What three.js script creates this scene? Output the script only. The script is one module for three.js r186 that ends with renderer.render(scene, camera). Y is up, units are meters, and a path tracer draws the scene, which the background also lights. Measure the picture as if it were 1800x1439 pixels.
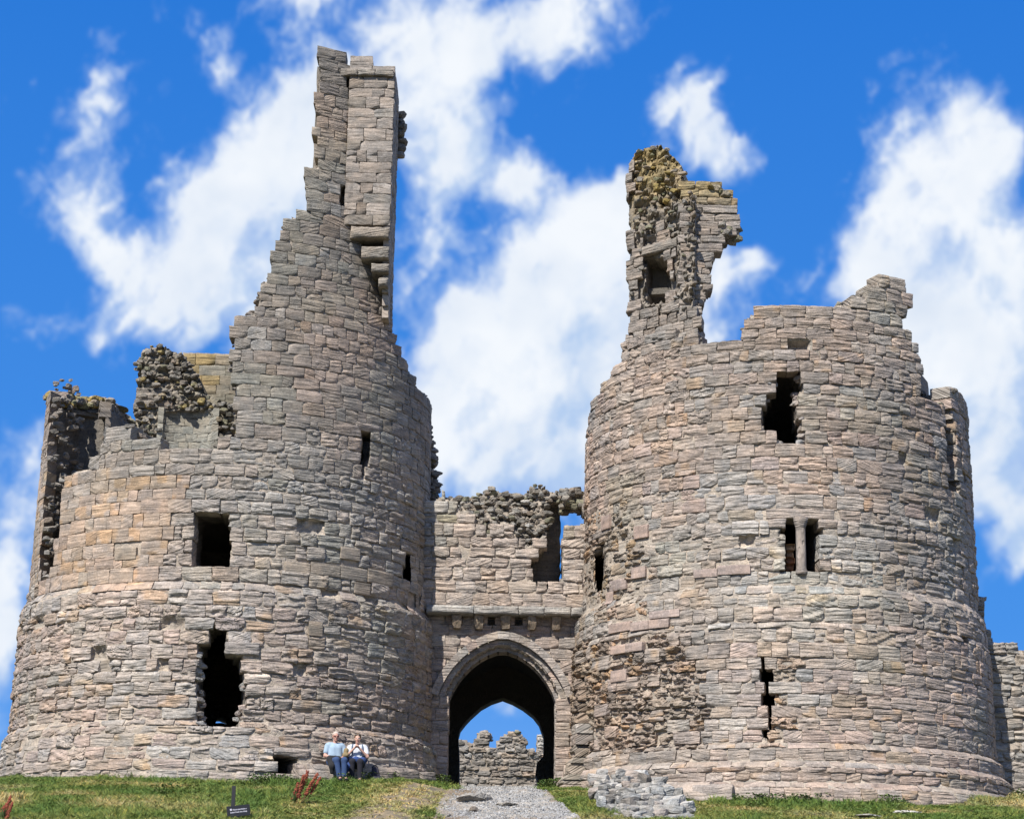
import * as THREE from 'three';
import { mergeGeometries } from 'three/addons/utils/BufferGeometryUtils.js';

// ───────────────────────────── camera, sky, sun, exposure ─────────────────────────────
const D2R = Math.PI / 180;
const scene = new THREE.Scene();
const camera = new THREE.PerspectiveCamera(2 * Math.atan(719.5 / 3600) / D2R, 1024 / 818, 0.5, 4000);
camera.position.set(0, 1.6, 54);
camera.rotation.order = 'YXZ';
camera.rotation.set(0.2599, 0, 0.0167);
camera.updateMatrixWorld(true);
camera.updateProjectionMatrix();

const SUN_AZ = -30 * D2R, SUN_EL = 47 * D2R;              // sun to the left of and behind the viewer
const sunDir = new THREE.Vector3(Math.sin(SUN_AZ) * Math.cos(SUN_EL), Math.sin(SUN_EL), Math.cos(SUN_AZ) * Math.cos(SUN_EL));
const sun = new THREE.DirectionalLight(new THREE.Color(1, 0.955, 0.88), 5.0);
sun.position.copy(sunDir).multiplyScalar(120);
sun.castShadow = true;
sun.shadow.mapSize.set(4096, 4096);
Object.assign(sun.shadow.camera, { left: -40, right: 40, top: 40, bottom: -40, near: 1, far: 300 });
scene.add(sun, sun.target);

const skyTexture = makeSky();
scene.background = skyTexture;
scene.environment = skyTexture;

const renderer = new THREE.WebGLRenderer({ antialias: true });
renderer.setSize(1024, 818);
renderer.toneMapping = THREE.LinearToneMapping;
renderer.toneMappingExposure = 1.45;
renderer.shadowMap.enabled = true;

// ───────────────────────────── noise ─────────────────────────────
function rng(seed) { let a = (seed * 2654435761) >>> 0; return () => { a = (a + 0x6D2B79F5) >>> 0; let t = a; t = Math.imul(t ^ (t >>> 15), t | 1); t ^= t + Math.imul(t ^ (t >>> 7), t | 61); return ((t ^ (t >>> 14)) >>> 0) / 4294967296; }; }
function h2(x, y, s) { let h = Math.imul(x | 0, 374761393) + Math.imul(y | 0, 668265263) + Math.imul(s | 0, 2147483647 ^ 0x5bd1e995) | 0; h = Math.imul(h ^ (h >>> 13), 1274126177); h ^= h >>> 16; h = Math.imul(h, 0x85ebca6b); h ^= h >>> 13; return (h >>> 0) / 4294967296; }
function vn2(x, y, s = 0, per = 0, pery = per) {
  const xi = Math.floor(x), yi = Math.floor(y); let fx = x - xi, fy = y - yi;
  fx = fx * fx * fx * (fx * (fx * 6 - 15) + 10); fy = fy * fy * fy * (fy * (fy * 6 - 15) + 10);
  let x0 = xi, x1 = xi + 1, y0 = yi, y1 = yi + 1;
  if (per) { x0 = ((x0 % per) + per) % per; x1 = ((x1 % per) + per) % per; y0 = ((y0 % pery) + pery) % pery; y1 = ((y1 % pery) + pery) % pery; }
  const a = h2(x0, y0, s), b = h2(x1, y0, s), c = h2(x0, y1, s), d = h2(x1, y1, s);
  return a + (b - a) * fx + (c - a) * fy + (a - b - c + d) * fx * fy;
}
function fbm(x, y, o, s = 0, per = 0, pery = per) { let v = 0, a = 0.5, t = 0; for (let i = 0; i < o; i++) { v += a * vn2(x, y, s + i * 17, per, pery); t += a; x *= 2; y *= 2; per *= 2; pery *= 2; a *= 0.5; } return v / t; }
function sstep(a, b, x) { const t = Math.min(1, Math.max(0, (x - a) / (b - a))); return t * t * (3 - 2 * t); }
function mix(a, b, t) { return a + (b - a) * t; }
function clamp(x, a, b) { return x < a ? a : x > b ? b : x; }

// ───────────────────────────── the sky: clear blue with torn white fair-weather cloud ─────────────────────────────
function makeSky() {
  const W = 4096, H = 2048, PX = 62.83;                    // PX: photograph pixels per degree
  // the larger clouds seen from here: azimuth / height of their middles, size, lean
  const C = [
    [690, 90, 110, 120, 0, 1.25], [750, 210, 90, 110, .3, 1.0], [900, 70, 140, 70, -.3, .8], [750, 340, 70, 120, .2, .85], [1010, 50, 90, 60, .2, .55],
    [960, 120, 80, 60, -.5, .5], [900, 345, 110, 45, .4, .62], [980, 500, 130, 110, -.6, 1.0], [1060, 440, 70, 80, 0, 1.0], [930, 640, 200, 140, -.5, 1.25],
    [880, 790, 220, 110, 0, 1.15], [750, 570, 60, 50, 0, .45], [770, 700, 90, 80, 0, .85], [1060, 640, 140, 190, 0, 1.2], [840, 300, 60, 60, 0, .5],
    [460, 280, 100, 80, -.8, .9], [390, 400, 125, 85, -.9, 1.05], [290, 490, 110, 75, -.7, 1.15], [380, 570, 140, 80, 0, 1.0], [510, 370, 80, 120, 0, 1.0], [320, 150, 55, 100, -.4, .38], [520, 190, 50, 70, 0, .7],
    [490, 60, 80, 60, -.3, .45], [420, 10, 70, 40, 0, .4],
    [150, 245, 60, 65, -.5, .5], [110, 330, 65, 75, -.5, .66], [90, 415, 55, 70, -.3, .7], [130, 480, 45, 60, 0, .55],
    [1745, 245, 55, 70, -.5, .85], [1690, 335, 95, 95, -.6, 1.25], [1600, 435, 95, 75, -.8, 1.15], [1530, 505, 65, 45, -.5, 1.0], [1780, 320, 60, 80, 0, .8], [1790, 500, 70, 90, -.3, 1.2], [1710, 610, 120, 95, -.5, 1.4], [1760, 760, 130, 150, 0, 1.4], [1650, 570, 70, 75, 0, 1.0], [1790, 920, 70, 70, 0, .9],
    [1185, 215, 35, 55, -.3, .55], [1250, 255, 50, 75, 0, .9], [1285, 290, 40, 45, 0, .8], [1300, 485, 60, 42, -.3, .75], [1255, 520, 45, 60, 0, .7], [1240, 600, 40, 40, 0, .5],
    [5, 1080, 60, 120, 0, 1.15], [15, 1230, 60, 90, 0, 1.0], [30, 860, 60, 50, -.4, .5], [40, 630, 60, 25, 0, .33], [170, 640, 40, 55, 0, .3], [1790, 1005, 35, 35, 0, .6], [850, 1250, 90, 26, .2, .62],
  ].map(([x, y, rx, ry, rot, w]) => [(x - 900) / PX, (1676 - y) / PX, rx / PX, ry / PX, Math.cos(rot), Math.sin(rot), w]);
  const dens = (az, el, fine) => {
    const fw = sstep(19, 14.5, Math.abs(az)) * sstep(-2, 1, el) * sstep(31, 27.2, el);
    // turbulent warp
    const wx = fbm(az * .55 + 40, el * .55 + 9, 3, 5) - .5, wy = fbm(az * .55 + 7, el * .55 + 61, 3, 6) - .5;
    const ax = az + wx * 1.0, ay = el + wy * 1.0;
    let L = 0;
    if (fw > 0) for (const c of C) { const dx = ax - c[0], dy = ay - c[1]; if (Math.abs(dx) > 8 || Math.abs(dy) > 8) continue; const a = (dx * c[4] - dy * c[5]) / c[2], b = (dx * c[5] + dy * c[4]) / c[3]; L += c[6] * Math.exp(-(a * a + b * b) * .8); }
    L = 1 - Math.exp(-L * 1.25);
    const far = sstep(.46, .66, fbm(ax * .16 + 90, ay * .22 + 30, 3, 9)) * .95;
    L = mix(far, L, fw);
    if (L < .02) return [0, 0];
    // feathery streaks that climb to the right
    const r = 0.95, cr = Math.cos(r), sr = Math.sin(r);
    const p = (ax * cr + ay * sr), q = (-ax * sr + ay * cr);
    const w2 = (fbm(p * 2.4 + 5, q * 3.1 + 8, 3, 51) - .5) * .5;
    let n = 0, am = .5, fr = 1, tt = 0; for (let k = 0; k < (fine ? 8 : 4); k++) { n += am * vn2((p * .62 + w2 * .3) * fr + 3.7 * k, (q * .98 + w2) * fr + 9.1 * k, 21 + k); tt += am; am *= .63; fr *= 2.07; } n /= tt;
    const d = L * 1.36 - .30 + (n - .5) * mix(1.85, .75, sstep(.55, .95, L));
    return [Math.pow(sstep(-.03, .86, d), 1.15), d];
  };
  const col = (az, el, out, o, fine) => {
    const t = clamp(el / 28, 0, 1.6);
    // clear air: deep blue overhead, paler low down
    let r = mix(.080, .016, Math.pow(Math.min(1, t), .75)), g = mix(.285, .142, Math.pow(Math.min(1, t), .8)), b = mix(.70, .53, Math.min(1, t));
    const up = sstep(28, 90, el); r = mix(r, .013, up); g = mix(g, .10, up); b = mix(b, .43, up);
    const lo = sstep(9, 0, el); r = mix(r, .25, lo * .6); g = mix(g, .43, lo * .6); b = mix(b, .78, lo * .6);
    if (el > -1.5) {
      const [a, d] = dens(az, el, fine);
      if (a > 0) {
        const k = fbm(az * .42 + 3, el * .5 + 77, 4, 44);
        const sh = clamp((k - .36) * 1.5, 0, 1) * sstep(.5, 1.1, d);
        const br = sstep(.3, .9, d);
        const cr = mix(.42, .73, br) - sh * .22, cg = mix(.53, .75, br) - sh * .17, cb = mix(.72, .79, br) - sh * .09;
        const [, d2] = dens(az - .3, el + 1.1, false), [, d3] = dens(az - .6, el + 2.6, false), un = clamp(sstep(.0, .7, d2 - d + .15) * .35 + sstep(.1, .75, d3 - d + .3) * .75, 0, .85) * sstep(.2, .8, d); const al = a * .97; r = mix(r, mix(cr, .33, un), al); g = mix(g, mix(cg, .46, un), al); b = mix(b, mix(cb, .68, un), al);
      }
    } else { r = .16; g = .19; b = .2; }
    out[o] = r * .88; out[o + 1] = g * .89; out[o + 2] = b * .88;
  };
  const w = 1024, h = 512, low = new Float32Array(w * h * 3);
  const azOf = (u) => { let a = (u - .25) * 360; if (a > 180) a -= 360; return a; };   // azimuth from the view towards -z, right positive
  for (let y = 0; y < h; y++) for (let x = 0; x < w; x++) col(azOf((x + .5) / w), ((y + .5) / h - .5) * 180, low, (y * w + x) * 3, false);
  const data = new Float32Array(W * H * 4), px = [0, 0, 0];
  for (let y = 0; y < H; y++) {
    const el = ((y + .5) / H - .5) * 180, gy = clamp((y + .5) / 4 - .5, 0, h - 1.001), yi = Math.floor(gy), fy = gy - yi;
    for (let x = 0; x < W; x++) {
      const az = azOf((x + .5) / W), o = (y * W + x) * 4;
      if (Math.abs(az) < 21 && el > -2 && el < 34) { col(az, el, px, 0, true); data[o] = px[0]; data[o + 1] = px[1]; data[o + 2] = px[2]; }
      else {
        const gx = (x + .5) / 4 - .5 + w, xi = Math.floor(gx) % w, x2 = (xi + 1) % w, fx = gx - Math.floor(gx);
        for (let c = 0; c < 3; c++) data[o + c] = mix(mix(low[(yi * w + xi) * 3 + c], low[(yi * w + x2) * 3 + c], fx), mix(low[((yi + 1) * w + xi) * 3 + c], low[((yi + 1) * w + x2) * 3 + c], fx), fy);
      }
      data[o + 3] = 1;
    }
  }
  const t = new THREE.DataTexture(data, W, H, THREE.RGBAFormat, THREE.FloatType);
  t.mapping = THREE.EquirectangularReflectionMapping; t.magFilter = t.minFilter = THREE.LinearFilter; t.needsUpdate = true;
  return t;
}

// ───────────────────────────── textures and materials ─────────────────────────────
function tex(n, f, srgb) {
  const d = new Uint8Array(n * n * 4);
  for (let y = 0; y < n; y++) for (let x = 0; x < n; x++) { const v = f(x / n, y / n), o = (y * n + x) * 4; if (v.length) { d[o] = clamp(v[0], 0, 1) * 255; d[o + 1] = clamp(v[1], 0, 1) * 255; d[o + 2] = clamp(v[2], 0, 1) * 255; } else d[o] = d[o + 1] = d[o + 2] = clamp(v, 0, 1) * 255; d[o + 3] = 255; }
  const t = new THREE.DataTexture(d, n, n, THREE.RGBAFormat);
  t.wrapS = t.wrapT = THREE.RepeatWrapping; t.magFilter = THREE.LinearFilter; t.minFilter = THREE.LinearMipmapLinearFilter; t.generateMipmaps = true;
  if (srgb) t.colorSpace = THREE.SRGBColorSpace; t.needsUpdate = true; return t;
}
// bedded sandstone relief, 2 m a side: thin ledges, cracks along the bed, grain
const strataBump = tex(1024, (u, v) => {
  const wv = v + .012 * (fbm(u * 4, v * 4, 3, 3, 4) - .5) + .006 * (fbm(u * 16, v * 16, 2, 4, 16) - .5);
  const l1 = vn2(u * 5, wv * 40, 11, 5, 40), l2 = vn2(u * 9, wv * 96, 12, 9, 96), g = fbm(u * 90, v * 120, 2, 13, 90, 120);
  const crack = sstep(.22, .06, vn2(u * 7, wv * 56, 15, 7, 56));
  return .52 + .42 * (l1 - .5) + .26 * (l2 - .5) + .18 * (g - .5) - .45 * crack;
});
// honeycombed, deeply bedded relief
const erodedBump = tex(1024, (u, v) => {
  const wv = v + .03 * (fbm(u * 5, v * 5, 3, 53, 5) - .5);
  const l1 = vn2(u * 9, wv * 44, 61, 9, 44), pit = vn2(u * 36, wv * 60, 62, 36, 60), g = fbm(u * 80, v * 90, 2, 63, 80, 90);
  return .62 + .75 * (l1 - .5) - .5 * sstep(.55, .85, pit) + .2 * (g - .5);
});
// tooled, gritty face
const grainBump = tex(512, (u, v) => .5 + .5 * (fbm(u * 24, v * 28, 4, 71, 24, 28) - .5) + .35 * (fbm(u * 110, v * 110, 2, 74, 110) - .5) - .3 * sstep(.7, .9, vn2(u * 26, v * 30, 77, 26, 30)));
const mottle = tex(1024, (u, v) => {
  const wv = v + .014 * (fbm(u * 4, v * 4, 3, 3, 4) - .5);
  const bed = vn2(u * 4, wv * 46, 11, 4, 46) - .5, m = fbm(u * 8, v * 8, 4, 81, 8) - .5, g = fbm(u * 120, v * 120, 2, 84, 120) - .5;
  const sp = sstep(.80, .92, vn2(u * 42, v * 42, 88, 42)), dk = sstep(.72, .9, fbm(u * 14, v * 14, 2, 92, 14));
  const base = .85 + .16 * bed + .26 * m + .22 * g - .12 * dk + .10 * sp;
  return [base + .05 * m, base + .004 * sp, base - .05 * m + .01 * sp];
}, true);
const groundMap = tex(1024, (u, v) => {
  const m = fbm(u * 6, v * 6, 5, 101, 6), g = fbm(u * 90, v * 90, 3, 104, 90), b = .72 + .5 * (m - .5) + .5 * (g - .5);
  return [b + .1 * (m - .5), b, b - .1 * (m - .4)];
}, true);
const gravelMap = tex(1024, (u, v) => {
  const c = vn2(u * 110, v * 110, 111, 110), m = fbm(u * 7, v * 7, 4, 115, 7), f = fbm(u * 200, v * 200, 2, 117, 200);
  const b = .78 + .4 * (c - .5) + .3 * (m - .5) + .3 * (f - .5);
  return [b, b - .01, b - .03];
}, true);
const gravelBump = tex(1024, (u, v) => .5 + .8 * (vn2(u * 110, v * 110, 111, 110) - .5) + .4 * (vn2(u * 46, v * 46, 112, 46) - .5));

const M = {
  stone: new THREE.MeshStandardMaterial({ name: 'bedded sandstone', vertexColors: true, map: mottle, bumpMap: strataBump, bumpScale: .045, roughness: .93 }),
  eroded: new THREE.MeshStandardMaterial({ name: 'honeycombed sandstone', vertexColors: true, map: mottle, bumpMap: erodedBump, bumpScale: .075, roughness: .95 }),
  ashlar: new THREE.MeshStandardMaterial({ name: 'dressed sandstone', vertexColors: true, map: mottle, bumpMap: strataBump, bumpScale: .02, roughness: .92 }),
  fresh: new THREE.MeshStandardMaterial({ name: 'new cut sandstone', vertexColors: true, map: mottle, bumpMap: grainBump, bumpScale: .004, roughness: .9 }),
  rubble: new THREE.MeshStandardMaterial({ name: 'rubble core stone', vertexColors: true, map: mottle, bumpMap: grainBump, bumpScale: .03, roughness: .95 }),
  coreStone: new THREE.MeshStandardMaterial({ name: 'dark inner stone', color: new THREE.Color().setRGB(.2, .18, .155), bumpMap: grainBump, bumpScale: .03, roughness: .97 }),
  mortar: new THREE.MeshStandardMaterial({ name: 'lime mortar', vertexColors: true, map: mottle, bumpMap: grainBump, bumpScale: .03, roughness: .97 }),
};
const lin = (r, g, b) => [r, g, b];
const T = {
  greyPink: lin(.405, .345, .298), tan: lin(.42, .325, .235), grey: lin(.385, .36, .325), blue: lin(.335, .335, .325), pink: lin(.44, .335, .288), brown: lin(.30, .225, .165),
  dark: lin(.20, .155, .118), ochre: lin(.43, .315, .19), greyBrown: lin(.305, .268, .225), paleGrey: lin(.47, .44, .395), pinkTan: lin(.42, .318, .25), fresh: lin(.47, .36, .305), freshTan: lin(.40, .335, .265),
  orange: lin(.46, .27, .165), lichen: lin(.40, .285, .085), moss: lin(.25, .235, .13), core: lin(.33, .285, .235), coreDark: lin(.20, .18, .155), mortar: lin(.50, .425, .345),
};

// ───────────────────────────── helpers ─────────────────────────────
const numbers = {};
function numbered(n) { const k = numbers[n] = (numbers[n] ?? -1) + 1; return k ? `${n}_${String(k).padStart(3, '0')}` : n; }
function thing(name, label, category, pos = [0, 0, 0], turn = 0, group) {
  const g = new THREE.Group(); g.name = numbered(name); g.position.set(...pos); g.rotation.y = turn; g.userData = { label, category }; if (group) g.userData.group = group; scene.add(g); return g;
}
function part(name, geo, mat, parent, extra) { const m = new THREE.Mesh(geo, mat); m.name = name; m.castShadow = m.receiveShadow = true; if (extra) Object.assign(m.userData, extra); parent.add(m); return m; }
function single(name, geo, mat, label, category, group) { const m = new THREE.Mesh(geo, mat); m.name = numbered(name); m.castShadow = m.receiveShadow = true; m.userData = { label, category }; if (group) m.userData.group = group; scene.add(m); return m; }
function structure(name, geo, mat) { const m = new THREE.Mesh(geo, mat); m.name = name; m.castShadow = m.receiveShadow = true; m.userData = { kind: 'structure', label: name }; scene.add(m); return m; }
const V3 = THREE.Vector3;
// survey: where a line of sight of the photograph (1800 x 1439) meets a plane z = const, or a drum
function ray(px, py) { return new V3((px / 900 - 1), 1 - py / 719.5, .5).unproject(surveyCam).sub(camera.position).normalize(); }
const surveyCam = camera.clone(); surveyCam.aspect = 1800 / 1439; surveyCam.updateProjectionMatrix(); surveyCam.updateMatrixWorld(true);
function atZ(px, py, z) { const d = ray(px, py), t = (z - camera.position.z) / d.z; return [d.x * t, camera.position.y + d.y * t, z]; }
const _v = new V3();
function toPx(x, y, z) { _v.set(x, y, z).project(surveyCam); return [(_v.x + 1) * 900, (1 - _v.y) * 719.5]; }
function inPoly(p, x, y) { let c = false; for (let i = 0, j = p.length - 1; i < p.length; j = i++) { const a = p[i], b = p[j]; if ((a[1] > y) !== (b[1] > y) && x < (b[0] - a[0]) * (y - a[1]) / (b[1] - a[1]) + a[0]) c = !c; } return c; }
function lerpList(L, x) { if (x <= L[0][0]) return L[0][1]; for (let i = 1; i < L.length; i++) if (x <= L[i][0]) return mix(L[i - 1][1], L[i][1], (x - L[i - 1][0]) / (L[i][0] - L[i - 1][0])); return L[L.length - 1][1]; }

// surfaces that masonry is laid on: u runs to the right along the face (m), y is height, d is out of the face
function drum(cx, cz, R0, Rf) {
  const s = { R0, Rf, at(u, y, d, o) { const th = u / R0, k = d < 0 && s.cut ? s.cut(th, y) : 0, r = Rf(y, u) + d * (1 - k); o[0] = cx + r * Math.sin(th); o[1] = y; o[2] = cz + r * Math.cos(th) + d * k; return o; } };
  s.inner = (Ti) => ({ R0, at(u, y, d, o) { const th = -u / R0, r = Rf(y, -u) - Ti - d; o[0] = cx + r * Math.sin(th); o[1] = y; o[2] = cz + r * Math.cos(th); return o; } });
  s.uy = (px, py) => {                               // photograph -> (u, y) on the drum
    const d = ray(px, py), c = camera.position; let R = R0, th = 0, y = 0;
    for (let k = 0; k < 4; k++) {
      const ox = c.x - cx, oz = c.z - cz, a = d.x * d.x + d.z * d.z, b = ox * d.x + oz * d.z, cc = ox * ox + oz * oz - R * R, disc = b * b - a * cc;
      const t = disc > 0 ? (-b - Math.sqrt(disc)) / a : -b / a;
      y = c.y + d.y * t; th = Math.atan2(ox + d.x * t, oz + d.z * t); R = Rf(y, th * R0);
    }
    return [th * R0, y];
  };
  s.poly = (L) => L.map(([x, y]) => s.uy(x, y));
  return s;
}
function flat(ox, oz, ang) { const dx = Math.cos(ang), dz = Math.sin(ang); return { at(u, y, d, o) { o[0] = ox + u * dx - d * dz; o[1] = y; o[2] = oz + u * dz + d * dx; return o; } }; }

// one block of masonry: a weathered front, sides that run back into the wall
const STRETCH = [0, 0, 0];
function stoneGeo(S, u0, u1, y0, y1, o, R) {
  const w = u1 - u0, h = y1 - y0, nx = clamp(Math.ceil(w / .07) + 2, 5, 14), ny = clamp(Math.ceil(h / .038) + 2, 5, 12), s = (R() * 1e6) | 0;
  const ins = Math.min(.02, w * .12, h * .12), grid = (n, l) => Array.from({ length: n + 1 }, (_, k) => k === 0 ? 0 : k === n ? l : ins + (l - 2 * ins) * (k - 1) / (n - 2)), gx = grid(nx, w), gy = grid(ny, h);
  const P = [], UV = [], CO = [], I = [], amp = o.amp, lay = o.lay, tilt = o.tilt;
  const ou = R() * 7, ov = R() * 7, ct = Math.cos(tilt), st = Math.sin(tilt), tone = o.tone;
  const skew = [0, 1, 2, 3].map(() => [(R() - .5) * o.joint * 1.6, (R() - .5) * o.joint * 1.2]);
  const chip = o.chip ? [R() < .5 ? 0 : 1, R() < .6 ? 0 : 1, .04 + R() * .07, .03 + R() * .05] : null;
  const idx = (i, j) => j * (nx + 1) + i;
  const put = (i, j, d) => {
    const fx = gx[i] / w, fy = gy[j] / h; let a = gx[i], b = gy[j];
    const ex = (i === 0 || i === nx), ey = (j === 0 || j === ny);
    let uu = u0 + a + mix(mix(skew[0][0], skew[1][0], fx), mix(skew[2][0], skew[3][0], fx), fy), yy = y0 + b + mix(mix(skew[0][1], skew[1][1], fx), mix(skew[2][1], skew[3][1], fx), fy);
    if (ex) uu += (vn2(b * 14, i * 5.3, s + 3) - .5) * o.joint * 1.4; if (ey) yy += (vn2(a * 12, j * 7.7, s + 4) - .5) * o.joint * 1.4;
    S.at(uu, yy, d, STRETCH); P.push(STRETCH[0], STRETCH[1], STRETCH[2]);
    const lx = a - w / 2, ly = b - h / 2 ; UV.push((lx * ct + ly * st + ou) * .5, (-lx * st + ly * ct + ov + d * .6) * .5);
    const q = Math.floor((b + tilt * (a - w / 2) + .03 * vn2(a * 3, b * 3, s)) / lay), v = .91 + .16 * h2(q, 7, s) + .16 * (vn2(a * 5, b * 9, s + 9) - .5);
    let wr = 1, wg = 1, wb = 1; if (o.stain) { const m = sstep(.5, .75, vn2(a * 3.3 + 5, b * 4.4, s + 21)) * o.stain; wr = mix(1, 1.22, m); wg = mix(1, 1.0, m); wb = mix(1, .72, m); }
    CO.push(tone[0] * v * wr, tone[1] * v * wg, tone[2] * v * wb);
  };
  const rel = (i, j) => {
    const a = gx[i], b = gy[j], e = Math.min(a, w - a), f = Math.min(b, h - b);
    const q = (b + tilt * (a - w / 2) + .035 * (vn2(a * 3.1, b * 4, s) - .5) * 2) / lay, k = Math.floor(q), fr = q - k;
    let d = o.out + amp * ((h2(k, 3, s) - .5) * 1.7 + (fr < .3 ? -.9 * (1 - fr / .3) * h2(k, 5, s) : 0)) + amp * 1.3 * (fbm(a * 5, b * 9, 3, s + 1) - .5);
    d -= o.edge * (Math.max(Math.exp(-e / .012), Math.exp(-f / .010)) + .5 * Math.max(Math.exp(-e / .05), Math.exp(-f / .04)));
    if (o.pit) { const n = vn2(a * 10, b * 17, s + 2); d -= Math.max(0, n - .55) * o.pit; }
    if (chip) { const ca = chip[0] ? w - a : a, cb = chip[1] ? h - b : b, t = 1 - (ca / chip[2] + cb / chip[3]) / 2; if (t > 0) d -= .05 * Math.min(1, t * 1.6); }
    return d;
  };
  for (let j = 0; j <= ny; j++) for (let i = 0; i <= nx; i++) put(i, j, rel(i, j));
  for (let j = 0; j < ny; j++) for (let i = 0; i < nx; i++) { const a = idx(i, j), b = idx(i + 1, j), c = idx(i + 1, j + 1), d = idx(i, j + 1); if ((i + j) & 1) I.push(a, b, c, a, c, d); else I.push(a, b, d, b, c, d); }
  // sides
  const ring = []; for (let i = 0; i < nx; i++) ring.push([i, 0]); for (let j = 0; j < ny; j++) ring.push([nx, j]); for (let i = nx; i > 0; i--) ring.push([i, ny]); for (let j = ny; j > 0; j--) ring.push([0, j]);
  const base = P.length / 3; for (const [i, j] of ring) { put(i, j, rel(i, j)); put(i, j, -o.depth); }
  const n = ring.length; for (let k = 0; k < n; k++) { const a = base + 2 * k, b = base + 2 * ((k + 1) % n); I.push(a, a + 1, b + 1, a, b + 1, b); }
  if (o.depth > .3) { const c = P.length / 3; for (const [i, j] of [[0, 0], [nx, 0], [nx, ny], [0, ny]]) put(i, j, -o.depth); I.push(c, c + 2, c + 1, c, c + 3, c + 2); }
  const g = new THREE.BufferGeometry();
  g.setAttribute('position', new THREE.Float32BufferAttribute(P, 3)); g.setAttribute('uv', new THREE.Float32BufferAttribute(UV, 2)); g.setAttribute('color', new THREE.Float32BufferAttribute(CO, 3)); g.setIndex(I); g.computeVertexNormals();
  return g;
}
// the mortared body of a wall behind its facing stones, with thickness and with its openings
function bodyGeo(S, u0, u1, y0, y1, step, mask, Th, disp, tone, seed) {
  const nu = Math.ceil((u1 - u0) / step), ny = Math.ceil((y1 - y0) / step), su = (u1 - u0) / nu, sy = (y1 - y0) / ny;
  const on = new Uint8Array(nu * ny); for (let j = 0; j < ny; j++) for (let i = 0; i < nu; i++) on[j * nu + i] = mask(u0 + (i + .5) * su, y0 + (j + .5) * sy) ? 1 : 0;
  const is = (i, j) => i >= 0 && j >= 0 && i < nu && j < ny && on[j * nu + i];
  const P = [], UV = [], CO = [], I = [], map = new Map(), o = [0, 0, 0];
  const vert = (i, j, back) => {
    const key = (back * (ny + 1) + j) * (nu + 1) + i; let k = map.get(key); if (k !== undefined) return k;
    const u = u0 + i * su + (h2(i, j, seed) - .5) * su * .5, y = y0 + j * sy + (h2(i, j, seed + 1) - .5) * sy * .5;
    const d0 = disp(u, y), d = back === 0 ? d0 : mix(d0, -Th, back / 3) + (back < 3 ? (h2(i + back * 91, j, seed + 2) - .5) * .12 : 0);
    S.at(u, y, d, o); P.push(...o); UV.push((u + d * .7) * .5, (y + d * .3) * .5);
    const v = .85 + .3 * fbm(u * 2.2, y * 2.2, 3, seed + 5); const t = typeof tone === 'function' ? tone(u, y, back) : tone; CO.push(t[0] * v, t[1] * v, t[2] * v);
    k = P.length / 3 - 1; map.set(key, k); return k;
  };
  for (let j = 0; j < ny; j++) for (let i = 0; i < nu; i++) if (is(i, j)) {
    const q = (a, b, c, d) => I.push(a, b, c, a, c, d);
    q(vert(i, j, 0), vert(i + 1, j, 0), vert(i + 1, j + 1, 0), vert(i, j + 1, 0));
    q(vert(i, j, 3), vert(i, j + 1, 3), vert(i + 1, j + 1, 3), vert(i + 1, j, 3));
    for (let b = 0; b < 3; b++) {
      if (!is(i - 1, j)) q(vert(i, j, b), vert(i, j + 1, b), vert(i, j + 1, b + 1), vert(i, j, b + 1));
      if (!is(i + 1, j)) q(vert(i + 1, j, b), vert(i + 1, j, b + 1), vert(i + 1, j + 1, b + 1), vert(i + 1, j + 1, b));
      if (!is(i, j + 1)) q(vert(i, j + 1, b), vert(i + 1, j + 1, b), vert(i + 1, j + 1, b + 1), vert(i, j + 1, b + 1));
      if (!is(i, j - 1)) q(vert(i, j, b), vert(i, j, b + 1), vert(i + 1, j, b + 1), vert(i + 1, j, b));
    }
  }
  const g = new THREE.BufferGeometry(); g.setAttribute('position', new THREE.Float32BufferAttribute(P, 3)); g.setAttribute('uv', new THREE.Float32BufferAttribute(UV, 2)); g.setAttribute('color', new THREE.Float32BufferAttribute(CO, 3)); g.setIndex(I); g.computeVertexNormals(); return g;
}
// relief of torn wall core: angular stones of many depths bedded in mortar
function tornRelief(u, y, s) {
  const sx = .21, sy = .125, a = u / sx + .5 * Math.floor(y / sy) , b = y / sy, ia = Math.floor(a), ib = Math.floor(b); let d1 = 9, d2 = 9, id = 0;
  for (let j = -1; j <= 1; j++) for (let i = -1; i <= 1; i++) { const X = ia + i, Y = ib + j, dx = X + h2(X, Y, s) - a, dy = Y + h2(X, Y, s + 1) - b, d = dx * dx + dy * dy; if (d < d1) { d2 = d1; d1 = d; id = h2(X, Y, s + 2); } else if (d < d2) d2 = d; }
  return (id - .5) * .26 - .09 * sstep(.25, .0, Math.sqrt(d2) - Math.sqrt(d1)) + .05 * (vn2(u * 14, y * 16, s + 5) - .5);
}
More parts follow.
